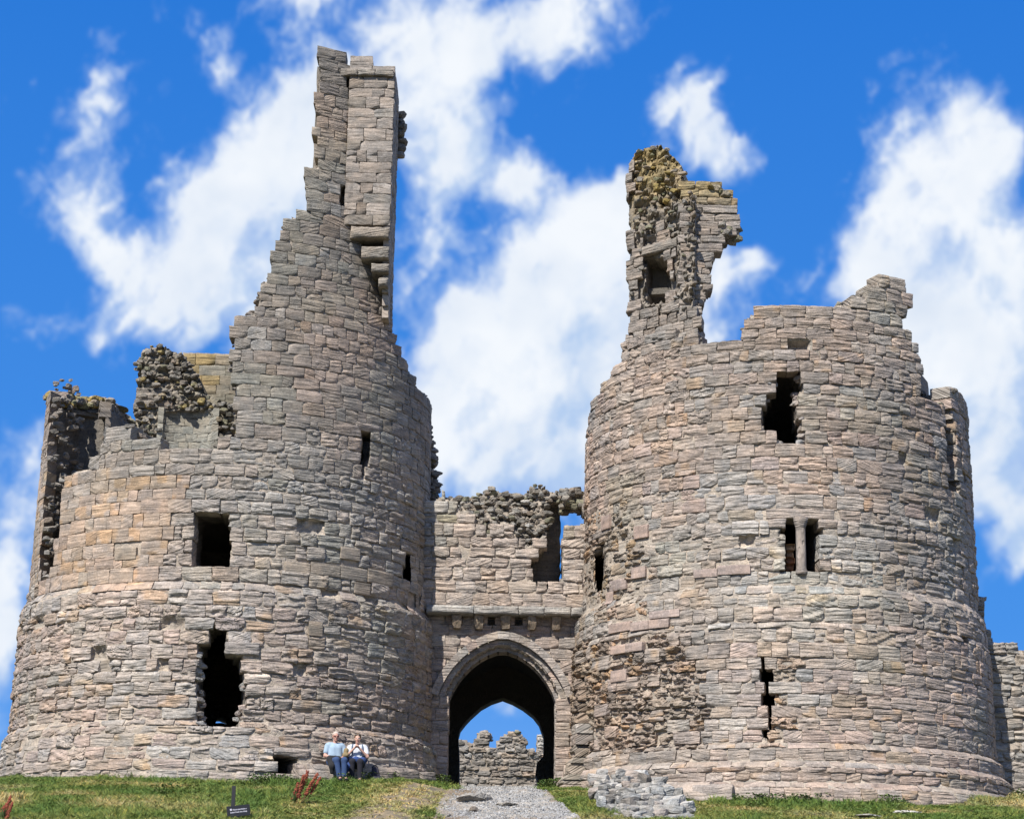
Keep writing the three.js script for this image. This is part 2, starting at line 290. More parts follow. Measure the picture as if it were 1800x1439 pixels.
// a broken stone: a ball cut by random planes
function lump(R, sx, sy, sz, detail, tone, slab) {
  const g = new THREE.IcosahedronGeometry(1, detail), p = g.attributes.position, pl = [], n = 8 + (R() * 4 | 0);
  for (let k = 0; k < n; k++) { const z = R() * 2 - 1, a = R() * 6.2832, r = Math.sqrt(1 - z * z); pl.push([r * Math.cos(a), z, r * Math.sin(a),  .42 + R() * .42]); }
  pl.push([0, 1, 0, .62 + R() * .2], [0, -1, 0, .7]);
  if (slab) { pl.length = 3; for (const b of [[1, 0, 0], [-1, 0, 0], [0, 1, 0], [0, -1, 0], [0, 0, 1], [0, 0, -1]]) { const q = new THREE.Vector3(b[0] + (R() - .5) * .5, b[1] + (R() - .5) * .3, b[2] + (R() - .5) * .5).normalize(); pl.push([q.x, q.y, q.z, .50 + R() * .16]); } }
  const uv = [], co = [], s = (R() * 1e6) | 0, v = .8 + R() * .35;
  for (let i = 0; i < p.count; i++) {
    let x = p.getX(i), y = p.getY(i), z = p.getZ(i), t = 1.05;
    for (const q of pl) { const c = x * q[0] + y * q[1] + z * q[2]; if (c > .05) t = Math.min(t, q[3] / c); }
    t *= 1 + .07 * (fbm(x * 3 + z * 2 + 9, y * 3 + z + 9, 2, s) - .5) * 2;
    x *= t * sx; y *= t * sy; z *= t * sz; p.setXYZ(i, x, y, z); uv.push((x + z * .7) * .7 + s % 7, (y + z * .4) * .7);
    const m = v * (.86 + .28 * vn2(x * 9 + z * 5, y * 12, s)); co.push(tone[0] * m, tone[1] * m, tone[2] * m);
  }
  g.setAttribute('uv', new THREE.Float32BufferAttribute(uv, 2)); g.setAttribute('color', new THREE.Float32BufferAttribute(co, 3)); g.deleteAttribute('normal'); g.computeVertexNormals();
  const ix = []; for (let i = 0; i < p.count; i++) ix.push(i); g.setIndex(ix); return g;
}
function pick(R, L, soft = .4) {
  if (!L.mean) { const W = L.reduce((s, a) => s + a[1], 0); L.mean = [0, 1, 2].map((i) => L.reduce((s, a) => s + a[0][i] * a[1], 0) / W); L.total = W; }
  let t = R() * L.total; for (const [v, w] of L) if ((t -= w) <= 0) return blend(v, L.mean, soft); return L[0][0];
}
function shade(c, k) { return [c[0] * k, c[1] * k, c[2] * k]; }
function blend(a, b, t) { return [mix(a[0], b[0], t), mix(a[1], b[1], t), mix(a[2], b[2], t)]; }

// collects the stones of one thing; the 300 that show largest become parts, the others one part
class Mason {
  constructor(root) { this.root = root; this.list = { stone: [], rubble_stone: [], voussoir: [] }; this.holes = []; }
  add(kind, geo, mat) {
    geo.computeBoundingSphere(); geo.computeBoundingBox();
    const b = geo.boundingBox, c = geo.boundingSphere.center, [x0, y0] = toPx(c.x, b.min.y, c.z), [, y1] = toPx(c.x, b.max.y, c.z), p = geo.attributes.position, n = geo.attributes.normal;
    let lo = 1e9, hi = -1e9; for (const i of [0, (p.count / 8) | 0, (p.count / 4) | 0, (p.count / 2) | 0]) { const q = toPx(p.getX(i), p.getY(i), p.getZ(i))[0]; lo = Math.min(lo, q); hi = Math.max(hi, q); }
    const view = _v.copy(camera.position).sub(c).normalize(), k = (n.count / 9) | 0, fc = n.getX(k) * view.x + n.getY(k) * view.y + n.getZ(k) * view.z;
    const seen = x0 > -10 && x0 < 1810 && y0 > -10 && y1 < 1445 ? 1 : 0;
    this.list[kind].push([geo, mat, (hi - lo) * Math.abs(y0 - y1) * (fc > .05 ? 1 : .05) * seen]);
  }
  rubble(at, normalOut, size, tone, R, detail = 1) {
    const g = lump(R, size * (.75 + R() * .6), size * (.5 + R() * .3), size * (.7 + R() * .5), detail + 1, shade(tone, 1.15), R() < .7);
    const m = new THREE.Matrix4().makeRotationFromEuler(new THREE.Euler((R() - .5) * .5, R() * 6.28, (R() - .5) * .5)); m.setPosition(at[0], at[1], at[2]); g.applyMatrix4(m); this.add('rubble_stone', g, M.rubble); return g;
  }
  finish() {
    for (const kind in this.list) {
      const L = this.list[kind].sort((a, b) => b[2] - a[2]); if (!L.length) continue;
      L.slice(0, 300).forEach(([g, m]) => part(kind, g, m, this.root));
      const rest = new Map(); L.slice(300).forEach(([g, m]) => { if (!rest.has(m)) rest.set(m, []); rest.get(m).push(g); });
      if (rest.size) {
        const mats = [...rest.keys()], gs = mats.map((m) => mergeGeometries(rest.get(m)));
        const all = mergeGeometries(gs, true); part(kind === 'stone' ? 'stonework' : 'rubble_core', all, mats.length > 1 ? mats : mats[0], this.root, { kind: 'stuff' }); if (mats.length === 1) all.clearGroups();
      }
    }
  }
}
// broad weathering of a wall: grey run-off below ledges, paler and warmer fields
function weather(seed, extra) {
  return (c, u, y, px, py) => {
    const run = sstep(.5, .72, fbm(u * 1.3, y * .16, 3, seed)), fieldN = fbm(u * .33 + 7, y * .42, 3, seed + 7), warm = sstep(.42, .66, fbm(u * .28 + 40, y * .36, 3, seed + 13));
    const band = sstep(.52, .7, fbm(u * .22 + 11, y * 1.5, 3, seed + 19)), green = sstep(.60, .74, fbm(u * .6 + 3, y * .55, 4, seed + 23)), ochre = sstep(.64, .78, fbm(u * .75 + 60, y * .7, 4, seed + 29));
    let t = blend(c, [.345, .335, .31], .30 * run); t = blend(t, [.47, .345, .27], .42 * warm); t = blend(t, [.29, .275, .245], .34 * band); t = blend(t, [.33, .33, .26], .35 * green); t = blend(t, [.43, .31, .20], .25 * ochre);
    const k = .80 + .46 * fieldN - .06 * run; if (extra) t = extra(t, px, py);
    return [t[0] * k, t[1] * k, t[2] * k];
  };
}
// lay courses of stone on a surface wherever mask(u, y) is true
function lay(mason, S, o) {
  const R = rng(o.seed), rects = o.fixed || [], missing = mason.missing || (mason.missing = []);
  let y = o.y0, prev = [];
  const stoneMask = (u, v) => { if (!o.mask(u, v)) return false; for (const r of rects) if (u > r[0] && u < r[2] && v > r[1] && v < r[3]) return false; return true; };
  while (y < o.y1) {
    let ch = o.course ? o.course(y, R) : .22 + R() * .1; for (const k of o.breaks || []) if (k > y + .02 && k < y + ch + .1) ch = k - y;
    const yc = y + ch * .5, joints = [], cw = (R() - .5) * .035;
    let u = o.u0, start = null; const runs = [];
    for (; u <= o.u1 + .001; u += .015) { const m = u < o.u1 && stoneMask(u, yc); if (m && start === null) start = u; if (!m && start !== null) { runs.push([start, u]); start = null; } }
    if (start !== null) runs.push([start, o.u1]);
    for (let [a, b] of runs) {
      const ea = a > o.u0 + .05, eb = b < o.u1 - .05, rag = o.rag ?? .1, sharp = (e) => o.crisp && o.crisp.some((c) => e > c[0] && e < c[2] && yc > c[1] && yc < c[3]);
      if (ea && !sharp(a)) a += (R() - .5) * rag; if (eb && !sharp(b)) b += (R() - .5) * rag;
      if (b - a < .07) continue;
      let p = a;
      while (p < b - .001) {
        let len = (o.len ? o.len(p, yc, R) : .26 + Math.pow(R(), 1.3) * .5); let q = p + len;
        for (const k of prev) if (Math.abs(k - q) < .07) q = k + (q > k ? .09 : -.09);
        if (q > b - .17) q = b; if (q - p < .12 && q < b) q = p + .18; if (q > b) q = b;
        const th = (p + q) / 2, w = S.at(th, yc, 0, [0, 0, 0]), [px, py] = toPx(w[0], w[1], w[2]);
        const st = o.style(px, py, R, th, yc); if (o.tint) st.tone = o.tint(st.tone, th, yc, px, py); const edge = (p === a && ea) || (q === b && eb) || !o.mask(th, yc + ch) || !o.mask(th, yc - ch);
        if (R() < (st.miss ?? 0) && !edge) missing.push([p, y, q, y + ch]);
        else {
          const split = ch > .27 && q - p < .5 && R() < (st.split ?? .1);
          const parts = split ? [[y, y + ch * (.4 + R() * .2)], [0, y + ch]] : [[y, y + ch]]; if (split) parts[1][0] = parts[0][1];
          for (const [b0, b1] of parts) {
            const j = (st.joint ?? .016) * .8;
            mason.add('stone', stoneGeo(S, p + j / 2, q - j / 2, b0 + j / 2, b1 - j / 2, { amp: .02, lay: .045 + R() * .05, tilt: (R() - .5) * (R() < .32 ? .85 : .16), out: (R() - .5) * .04, edge: .012, joint: j, depth: edge ? (o.edgeDepth ?? .55) : .14, chip: R() < (st.chip ?? .15), ...st, edge: (st.edge ?? .016) * .55, out: (st.out ?? 0) * .62 + .012 + cw * .8 * Math.min(1, (st.amp ?? .02) / .02) }, R), st.mat || M.stone);
          }
        }
        joints.push(q); p = q;
      }
    }
    prev = joints; y += ch;
  }
}
// ───────────────────────────── palettes of the masonry ─────────────────────────────
const PAL = {
  leftTop: [[shade(T.greyBrown, .84), 5], [T.grey, 1], [shade(T.brown, .95), 1.4], [shade(T.greyPink, .74), 2]],
  leftMidWest: [[T.tan, 4], [T.pinkTan, 3], [T.greyPink, 2], [T.ochre, .25], [T.grey, 1]],
  leftMid: [[T.grey, 4], [T.paleGrey, 2], [T.greyPink, 2.5], [T.tan, 1], [T.blue, .6], [shade(T.greyBrown, 1.15), 1]],
  leftLow: [[T.greyPink, 5], [T.grey, 2], [T.pink, 1.4], [T.tan, 1], [T.paleGrey, 1.6], [T.blue, .5], [T.ochre, .08]],
  rightTop: [[T.pinkTan, 4], [T.greyPink, 2.5], [T.pink, 1.6], [T.grey, 1.4], [T.blue, .7], [T.brown, .6]],
  rightMid: [[T.greyPink, 4], [T.paleGrey, 2], [T.grey, 2.2], [T.tan, 1], [T.blue, .8], [T.ochre, .2], [T.pinkTan, 1]],
  rightLowWest: [[T.brown, 3], [T.tan, 2], [T.dark, 1.2], [T.pinkTan, 2]],
  rightLow: [[T.greyPink, 5], [T.pink, 2], [T.paleGrey, 1.5], [T.tan, 1], [T.ochre, .2], [T.blue, .3]],
  gate: [[T.pink, 3], [T.greyPink, 4], [T.pinkTan, 1.5], [T.paleGrey, 1]],
  gateTop: [[T.grey, 4], [T.greyPink, 2], [T.greyBrown, 2], [T.paleGrey, 1.2], [T.tan, .6], [shade(T.moss, 1.2), .4]],
  rubble: [[T.coreDark, 1.2], [T.greyBrown, 3], [shade(T.core, .95), 2.5], [T.moss, 1], [T.brown, 1.2], [T.grey, .5]],
  lichen: [[T.lichen, 2], [T.moss, 2], [T.greyBrown, 1.5], [shade(T.tan, .8), 1]],
};
const vary = (c, R, k0 = .16, k = k0 * .7) => { const v = 1 + (R() - .5) * 2 * k, w = (R() - .5) * .06; return [c[0] * v * (1 + w), c[1] * v, c[2] * v * (1 - w)]; };

// ───────────────────────────── the left drum tower ─────────────────────────────
const BASE_L = 5.2, BASE_R = 4.7;
function radiusL(y) { let r = 5.29 - .0153 * (y - 10.12); r += .17 * clamp((10.2 - y) / .22, 0, 1) + .13 * clamp((6.85 - y) / .16, 0, 1) + (y < 6.69 ? .16 * clamp((6.69 - y) / 1.2, 0, 1.6) : 0); return r; }
const L = drum(-7.42, -.28, 5.29, radiusL);
L.cut = (th, y) => sstep(13.3, 14.1, y) * sstep(-.15, .12, th) * sstep(1.05, .8, th) + (y > 9.6 ? .68 * sstep(-1.42, -1.15, th) * sstep(-.75, -.95, th) : 0) + (y > 9.9 && y < 11.8 ? sstep(.9, 1.0, th) : 0);   // the tall remnant is cut off along the line of the passage
const leftTower = thing('drum_tower', 'taller ruined sandstone drum tower left of the gate, rising to a thin square turret', 'tower');
const masonL = new Mason(leftTower);
const WALL = 1.7;
{
  const slotPoly = L.poly([[90, 660], [80, 830], [69, 1012], [87, 1016], [100, 940], [113, 845], [126, 660]]);
  const outline = L.poly([[-30, 1500], [40, 1100], [85, 1016], [100, 940], [112, 845], [125, 827], [142, 822], [172, 805], [175, 787], [185, 765], [195, 747], [227, 747], [232, 777], [277, 777], [287, 792], [375, 792], [377, 773], [412, 771], [412, 690], [406, 640], [410, 600], [403, 580], [418, 556], [440, 546], [450, 530], [456, 500], [470, 480], [480, 450], [490, 425], [500, 395], [505, 381], [538, 370], [540, 345], [535, 320], [525, 306], [530, 294], [552, 288], [557, 262], [552, 232], [560, 200], [553, 165], [557, 120], [555, 85], [612, 88], [612, 395], [640, 430], [690, 545], [692, 590], [715, 640], [740, 690], [752, 770], [760, 1500]]);
  const H = (pts) => L.poly(pts);
  const holes = {
    north: H([[335, 905], [350, 901], [385, 902], [400, 915], [403, 950], [399, 998], [366, 1001], [335, 998], [332, 950]]),
    breach: H([[360, 1120], [372, 1107], [392, 1107], [396, 1150], [408, 1154], [424, 1166], [432, 1200], [428, 1236], [412, 1276], [346, 1278], [350, 1215], [340, 1185], [344, 1150]]),
    slit: H([[634, 757], [651, 757], [650, 830], [635, 831]]),
    loop: H([[715, 962], [723, 966], [722, 1018], [704, 1018], [704, 990], [714, 984]]),
    drain: H([[488, 1329], [517, 1329], [517, 1358], [488, 1358]]),
    high: H([[597, 330], [609, 330], [609, 356], [597, 356]]),
  };
  const thSlot = L.uy(96, 880)[0], thEast = L.uy(738, 690)[0], e0 = L.uy(738, 690)[1], e1 = L.uy(756, 850)[1];
  const topSlab = atZ(100, 690, -.3)[1], backSlab = atZ(212, 742, -3.4)[1];
  const topW = [[-2.5, backSlab - 1.3], [-2.2, backSlab - .6], [-1.95, backSlab - .15], [-1.7, mix(topSlab, backSlab, .5)], [-1.5, atZ(82, 690, .1)[1]], [-1.1, atZ(98, 688, 2.1)[1]], [-.9, atZ(104, 690, 2.9)[1]]];
  const shellTop = L.uy(300, 800)[1] - .1;
  const maskL = (u, y) => {
    const th = u / L.R0;
    for (const k in holes) if (inPoly(holes[k], u, y)) return false;
    if (u < thSlot) { if (inPoly(slotPoly, u, y)) return false; return y < lerpList(topW, th) - .12; }
    if (inPoly(slotPoly, u, y)) return false;
    if (u > thEast) return y < mix(e0, e1, clamp((u - thEast) / (1.9 - thEast / 1) , 0, 1)) - .0 && th < 2.0;
    return inPoly(outline, u, y);
  };
  // new blocks let into the old face (photograph rectangles)
  const rectL = (([a, b, c, d]) => { const m = (b + d) / 2, p = L.uy(a, m), q = L.uy(c, m), e = (a + c) / 2; return [p[0], L.uy(e, d)[1], q[0], L.uy(e, b)[1]]; });
  const newRects = [[500, 988, 545, 1008], [545, 990, 598, 1012], [598, 996, 645, 1020], [645, 1003, 690, 1028], [598, 962, 632, 984], [622, 1024, 650, 1045], [202, 962, 240, 984], [542, 1092, 566, 1118]];
  const fixed = newRects.map(rectL);
  // lintels
  const lint = [[396, 1128, 455, 1150], [625, 745, 668, 757], [480, 1314, 545, 1329]].map(rectL);
  const style = (px, py, R) => {
    if (py < 765) return { tone: vary(pick(R, PAL.leftTop), R, .15), amp: .009, out: (R() - .5) * .03, edge: .012, joint: .013, chip: .1, mat: R() < .5 ? M.ashlar : M.stone, miss: .002 };
    if (py < 1035) {
      const west = px < 330 - (py - 860) * .35 && py > 830;
      if (west) return { tone: vary(pick(R, PAL.leftMidWest), R, .14), amp: .010, out: (R() - .5) * .025, edge: .010, joint: .012, mat: M.ashlar, stain: R() < .4 ? .7 : .2, miss: .004 };
      const k = py < 850 ? .6 : 1; return { tone: vary(blend(pick(R, PAL.leftMid), pick(R, PAL.leftTop), py < 850 ? .6 : .1), R, .15), amp: .022 * k, out: (R() - .5) * .07 * k, edge: .026 * k, joint: .022, chip: .25, miss: .008, pit: R() < .3 ? .1 : 0 };
    }
    return { tone: vary(pick(R, PAL.leftLow), R, .15), amp: .026, out: (R() - .55) * .09, edge: .026, joint: .022, chip: .3, stain: R() < .2 ? .6 : 0, miss: py < 1280 ? .03 : .006, pit: R() < .3 ? .12 : 0, split: .25, mat: R() < .12 ? M.eroded : M.stone };
  };
  const course = (y, R) => (y > 14 ? .27 : y > 10 ? .28 : .26) + R() * (y > 14 ? .08 : .10);
  lay(masonL, L, { seed: 11, u0: -12.6, u1: 10.2, y0: 4.6, y1: 26, mask: maskL, style, course, fixed: [...fixed, ...lint], rag: .2, breaks: [6.69, 6.85, 9.98, 10.2], tint: weather(901), crisp: [[[634, 757, 651, 831]], [[488, 1329, 517, 1358]], [[597, 330, 609, 356]]].map(([r]) => { const q = rectL(r); return [q[0] - .1, q[1], q[2] + .1, q[3]]; }) });
  const RF = rng(77);
  fixed.forEach((r, k) => { const n = Math.max(1, Math.round((r[2] - r[0]) / .75)); for (let i = 0; i < n; i++) masonL.add('stone', stoneGeo(L, mix(r[0], r[2], i / n) + .008, mix(r[0], r[2], (i + 1) / n) - .008, r[1] + .008, r[3] - .008, { amp: .002, lay: .2, tilt: 0, out: .025 + RF() * .02, edge: .005, joint: .003, depth: .15, tone: vary(shade(T.freshTan, .95), RF, .08) }, RF), M.ashlar); });
  lint.forEach((r) => masonL.add('stone', stoneGeo(L, r[0], r[2], r[1], r[3], { amp: .02, lay: .08, tilt: 0, out: .03, edge: .03, joint: .03, depth: .8, tone: vary(T.greyPink, RF, .1) }, RF), M.stone));
  // facing of the inside of the western slab, seen in shade over the broken front
  const Li = L.inner(WALL - .02);
  lay(masonL, Li, { seed: 12, u0: 6.45, u1: 12.5, y0: shellTop - .3, y1: 19, rag: .1, edgeDepth: .3, mask: (u, y) => maskL(-u, y) && y < lerpList(topW, -u / L.R0) - .25, style: (px, py, R) => ({ tone: vary(pick(R, PAL.leftTop), R), amp: .02, edge: .02, joint: .02 }) });
  // body of the wall
  const miss = masonL.missing, dispL = (u, y) => { let d = (y > 13 ? -.03 : -.04) + .025 * (fbm(u * 2.6, y * 2.6, 3, 31) - .5); for (const m of miss) if (u > m[0] && u < m[2] && y > m[1] && y < m[3]) d = -.17 + .12 * (vn2(u * 9, y * 9, 4) - .5); return d; };
  const erode = (m, e) => (u, y) => m(u, y) && m(u - e, y) && m(u + e, y) && m(u, y + e) && m(u, y - e);
  const open0 = erode(maskL, .1), open = (u, y) => open0(u, y) && (u > thSlot || maskL(u, y + .3));
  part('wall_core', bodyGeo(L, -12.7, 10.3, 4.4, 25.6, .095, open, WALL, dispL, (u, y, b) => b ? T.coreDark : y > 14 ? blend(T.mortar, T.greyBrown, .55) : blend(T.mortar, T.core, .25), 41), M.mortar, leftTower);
  // back half of the shell and the vaults that close the rooms
  const back = (th0, th1, gap) => bodyGeo(L, th0 * 5.29, th1 * 5.29, 4.4, shellTop, .2, (u, y) => !gap || !(Math.abs(u / 5.29 - gap[0]) < gap[1] && y > gap[2] && y < gap[3]), WALL, () => 0, T.core, 43);
  const zz = L.uy(390, 1270);
  part('rear_wall', back(1.92, 4.16, [Math.PI + .15, .045, 7.66, 7.9]), M.mortar, leftTower);
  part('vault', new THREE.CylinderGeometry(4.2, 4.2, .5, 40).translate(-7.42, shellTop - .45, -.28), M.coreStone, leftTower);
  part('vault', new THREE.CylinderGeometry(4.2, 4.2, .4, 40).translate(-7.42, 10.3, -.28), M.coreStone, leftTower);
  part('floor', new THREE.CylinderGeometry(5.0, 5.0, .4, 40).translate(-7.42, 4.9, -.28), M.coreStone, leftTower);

  // rubble along the torn edges
  const R = rng(90), w = [0, 0, 0];
  const torn = (pts, n, size, pal, depth, j = .16) => { for (let k = 0; k < n; k++) { const t = R() * (pts.length - 1), i = Math.min(pts.length - 2, t | 0), f = t - i, q = L.uy(mix(pts[i][0], pts[i + 1][0], f), mix(pts[i][1], pts[i + 1][1], f)); L.at(q[0] + (R() - .5) * j, q[1] + (R() - .6) * j, -R() * depth - .05, w); masonL.rubble(w, null, size * (.6 + R() * .7), vary(pick(R, pal), R), R); } };
  torn([[412, 765], [412, 690], [406, 640], [408, 590], [420, 560], [445, 540], [456, 500], [475, 470], [488, 430], [502, 390]], 60, .11, PAL.leftTop, .8, .06);
  torn([[690, 560], [694, 595], [715, 640], [740, 692], [750, 760], [758, 830]], 60, .14, PAL.rubble, 1.2, .14);
  torn([[125, 830], [172, 808], [185, 772], [225, 750], [240, 778], [280, 782]], 40, .15, PAL.leftTop, 1.0, .12);
  // the torn end of the western slab, and its crown with lichen
  for (let k = 0; k < 150; k++) { const y = mix(L.uy(80, 1010)[1], topSlab, R()), q = mix(L.uy(78, 1010)[0], L.uy(91, 690)[0], (y - 10.2) / 6), d = -R() * WALL; L.at(q + (R() - .5) * .12 + .02, y - .06, d, w); masonL.rubble(w, null, .11 * (.6 + R()), vary(pick(R, PAL.leftTop), R), R); }
  for (let k = 0; k < 260; k++) { const th = mix(-2.35, -1.2, R()), y = lerpList(topW, th) - .1; L.at(th * 5.29, y - R() * .18, -R() * WALL, w); masonL.rubble(w, null, .18 * (.6 + R() * .7), vary(R() < .75 ? pick(R, PAL.lichen, .1) : pick(R, PAL.rubble), R), R); }
  // torn end of the cross wall on the east flank, ragged against the sky
  const tornE = [[735, 690], [746, 690], [752, 735], [760, 780], [766, 815], [771, 850], [772, 872], [755, 885], [745, 930], [735, 930]];
  for (let k = 0; k < 420; k++) { const x = mix(738, 772, R()), y = mix(690, 925, R()); if (!inPoly(tornE, x, y)) continue; const q = atZ(x, y, -.9 - R() * 1.2); masonL.rubble(q, null, .10 + R() * .1, vary(pick(R, PAL.rubble), R), R); }
  for (let k = 0; k < 46; k++) { const e = [[346, 1140], [346, 1190], [352, 1230], [352, 1270], [428, 1200], [426, 1240], [412, 1268]], i = R() * 6 | 0; if (i === 3) continue; const f = R(), q = L.uy(mix(e[i][0], e[i + 1][0], f) + (i < 3 ? -2 : 3), mix(e[i][1], e[i + 1][1], f)); L.at(q[0] + (R() - .5) * .08, q[1], -.08 - R() * .4, w); masonL.rubble(w, null, .09 + R() * .09, vary(pick(R, PAL.leftLow), R), R); }
  // stones of the ledge that the visitors sit on, and blocks along the foot
  [[575, 1342, .9, .34], [612, 1340, 1.1, .36], [655, 1345, .9, .34], [700, 1350, .85, .3], [736, 1354, .7, .26], [545, 1352, .6, .3]].forEach(([x, y, wd, dp], k) => { const q = L.uy(x, y); masonL.add('stone', stoneGeo(L, q[0] - wd / 2, q[0] + wd / 2, q[1] - .7, q[1] - .05 + .04 * (k % 2), { amp: .03, lay: .09, tilt: .06, out: .28 + .08 * R(), edge: .05, joint: .05, depth: .3, tone: vary(shade(T.greyPink, .85), R) }, R), M.stone); });
  // blocks that stand proud round the lower windows (string of large stones)
  // the square turret: flat south face, dark east side, corbels that carry it out from the curve
  const c0 = L.uy(606, 300), corner = L.at(c0[0], c0[1], .02, [0, 0, 0]), zF = corner[2], xL = corner[0], xR = atZ(688, 300, zF)[0], yTop = atZ(640, 95, zF)[1], yT2 = atZ(680, 112, zF)[1], yBot = atZ(650, 395, zF)[1], yLow = atZ(690, 548, zF)[1];
  const wT = xR - xL, deep = 2.35, lean = .012;
  const SF = flat(xL, zF, 0), SE = flat(xR, zF, -Math.PI / 2 + Math.PI);   // front, and the side that looks east
  const east = { at(u, y, d, o) { o[0] = xR + d; o[1] = y; o[2] = zF - u; return o; } };
  const step = (yy) => { const t = [atZ(650, 395, zF)[1], atZ(650, 425, zF)[1], atZ(660, 452, zF)[1], atZ(670, 478, zF)[1], atZ(676, 505, zF)[1]]; return yy > t[0] ? 0 : yy > t[1] ? .42 : yy > t[2] ? .75 : yy > t[3] ? .98 : yy > t[4] ? 1.12 : 1.2; };
  const fmask = (u, y) => u > 0 && u < wT && y > yBot && y < (u < .62 ? yTop : yT2) ;
  const tStyle = (px, py, R) => ({ tone: vary(R() < .7 ? blend(T.greyPink, T.greyBrown, .35) : pick(R, PAL.leftTop), R, .12), amp: .007, out: (R() - .5) * .022, edge: .010, joint: .012, mat: M.ashlar, depth: .16, chip: .06 });
  const tCourse = (y, R) => .25 + R() * .09;
  lay(masonL, SF, { seed: 21, u0: 0, u1: wT, y0: yBot, y1: yTop, mask: fmask, style: tStyle, course: tCourse, edgeDepth: .16, rag: .02 });
  const emask = (u, y) => y > yLow + .0 && y < yT2 - .1 && u > 0 && u < deep - .25 * vn2(y * 1.3, 4, 8) && y > yBot - u * 0 - (step(yLow) ? (yBot - yLow) * clamp((u) / .55, 0, 1) : 0);
  lay(masonL, east, { seed: 22, u0: 0, u1: deep, y0: yLow, y1: yT2, mask: emask, style: tStyle, course: tCourse, edgeDepth: .16, rag: .1 });
  // its solid body
  const solid = []; const bx = (x0, x1, y0, y1, z0, z1) => { const g = new THREE.BoxGeometry(x1 - x0, y1 - y0, z1 - z0, 4, 30, 4); g.translate((x0 + x1) / 2, (y0 + y1) / 2, (z0 + z1) / 2); const p = g.attributes.position, c = []; for (let i = 0; i < p.count; i++) { p.setX(i, p.getX(i) + .03 * (vn2(p.getY(i) * 4, p.getZ(i) * 3, 6) - .5)); c.push(...shade(T.greyBrown, .9)); } g.setAttribute('color', new THREE.Float32BufferAttribute(c, 3)); return g; };
  solid.push(bx(xL + .02, xR - .05, yBot, yT2 - .08, zF - deep, zF - .05), bx(xL - .9, xL + .3, yBot - .4, yTop - .15, zF - deep, zF - .5));
  solid.push(bx(xL + .5, xR - .05, yLow, yBot, zF - deep, zF - .95));
  part('turret_core', mergeGeometries(solid), M.mortar, leftTower);
  // corbels and the drip course
  const RC = rng(5);
  [[616, 400, 690, 418, 0.04], [634, 432, 690, 452, -.03], [652, 462, 690, 476, -.06], [664, 486, 690, 500, -.1]].forEach(([x0, yA, x1, yB, out], k) => { const a = atZ(x0, yB, zF), b = atZ(x1, yA, zF); masonL.add('stone', stoneGeo(SF, a[0] - xL, Math.min(b[0] - xL, wT), a[1], b[1], { amp: .02, lay: .09, tilt: .2, out: out + .03, edge: .04, joint: .02, depth: 1.2, tone: vary(T.greyBrown, RC) }, RC), M.stone); });
  { const a = atZ(598, 134, zF), b = atZ(692, 124, zF); for (let k = 0; k < 3; k++) masonL.add('stone', stoneGeo(SF, mix(a[0], b[0], k / 3) - xL, mix(a[0], b[0], (k + 1) / 3) - xL - .01, a[1], b[1], { amp: .01, lay: .1, tilt: 0, out: .11, edge: .02, joint: .015, depth: .3, tone: vary(T.greyBrown, RC) }, RC), M.stone); }
  // broken bond stones at the back corner
  for (let k = 0; k < 7; k++) { const y = mix(atZ(700, 275, zF - deep)[1], atZ(700, 205, zF - deep)[1], k / 6); const g = lump(RC, .2, .16, .3, 1, vary(T.greyBrown, RC)); g.translate(xR + .07, y, zF - deep + .1); masonL.add('rubble_stone', g, M.rubble); }
  // bird-pecked hole in the face, weathered stones below the left shoulder
  masonL.finish();
}

// ───────────────────────────── the right drum tower ─────────────────────────────
function radiusR(y) { let r = 5.15 - .0153 * (y - 10.12); r += .16 * clamp((10.2 - y) / .22, 0, 1) + .07 * clamp((9.3 - y) / .16, 0, 1) + .15 * clamp((6.46 - y) / .15, 0, 1) + .17 * clamp((6.02 - y) / .15, 0, 1) + .18 * clamp((5.54 - y) / .15, 0, 1) + .12 * clamp((5.39 - y) / .5, 0, 1); return r; }
const Rt = drum(7.08, .67, 5.15, radiusR);
Rt.cut = (th, y) => y > 9.7 && y < 11.7 ? sstep(-1.0, -1.12, th) : 0;
const rightTower = thing('drum_tower', 'broader ruined sandstone drum tower right of the gate, with twin lancets and rubble stub', 'tower');
const masonR = new Mason(rightTower);
const erode = (m, e) => (u, y) => m(u, y) && m(u - e, y) && m(u + e, y) && m(u, y + e) && m(u, y - e);
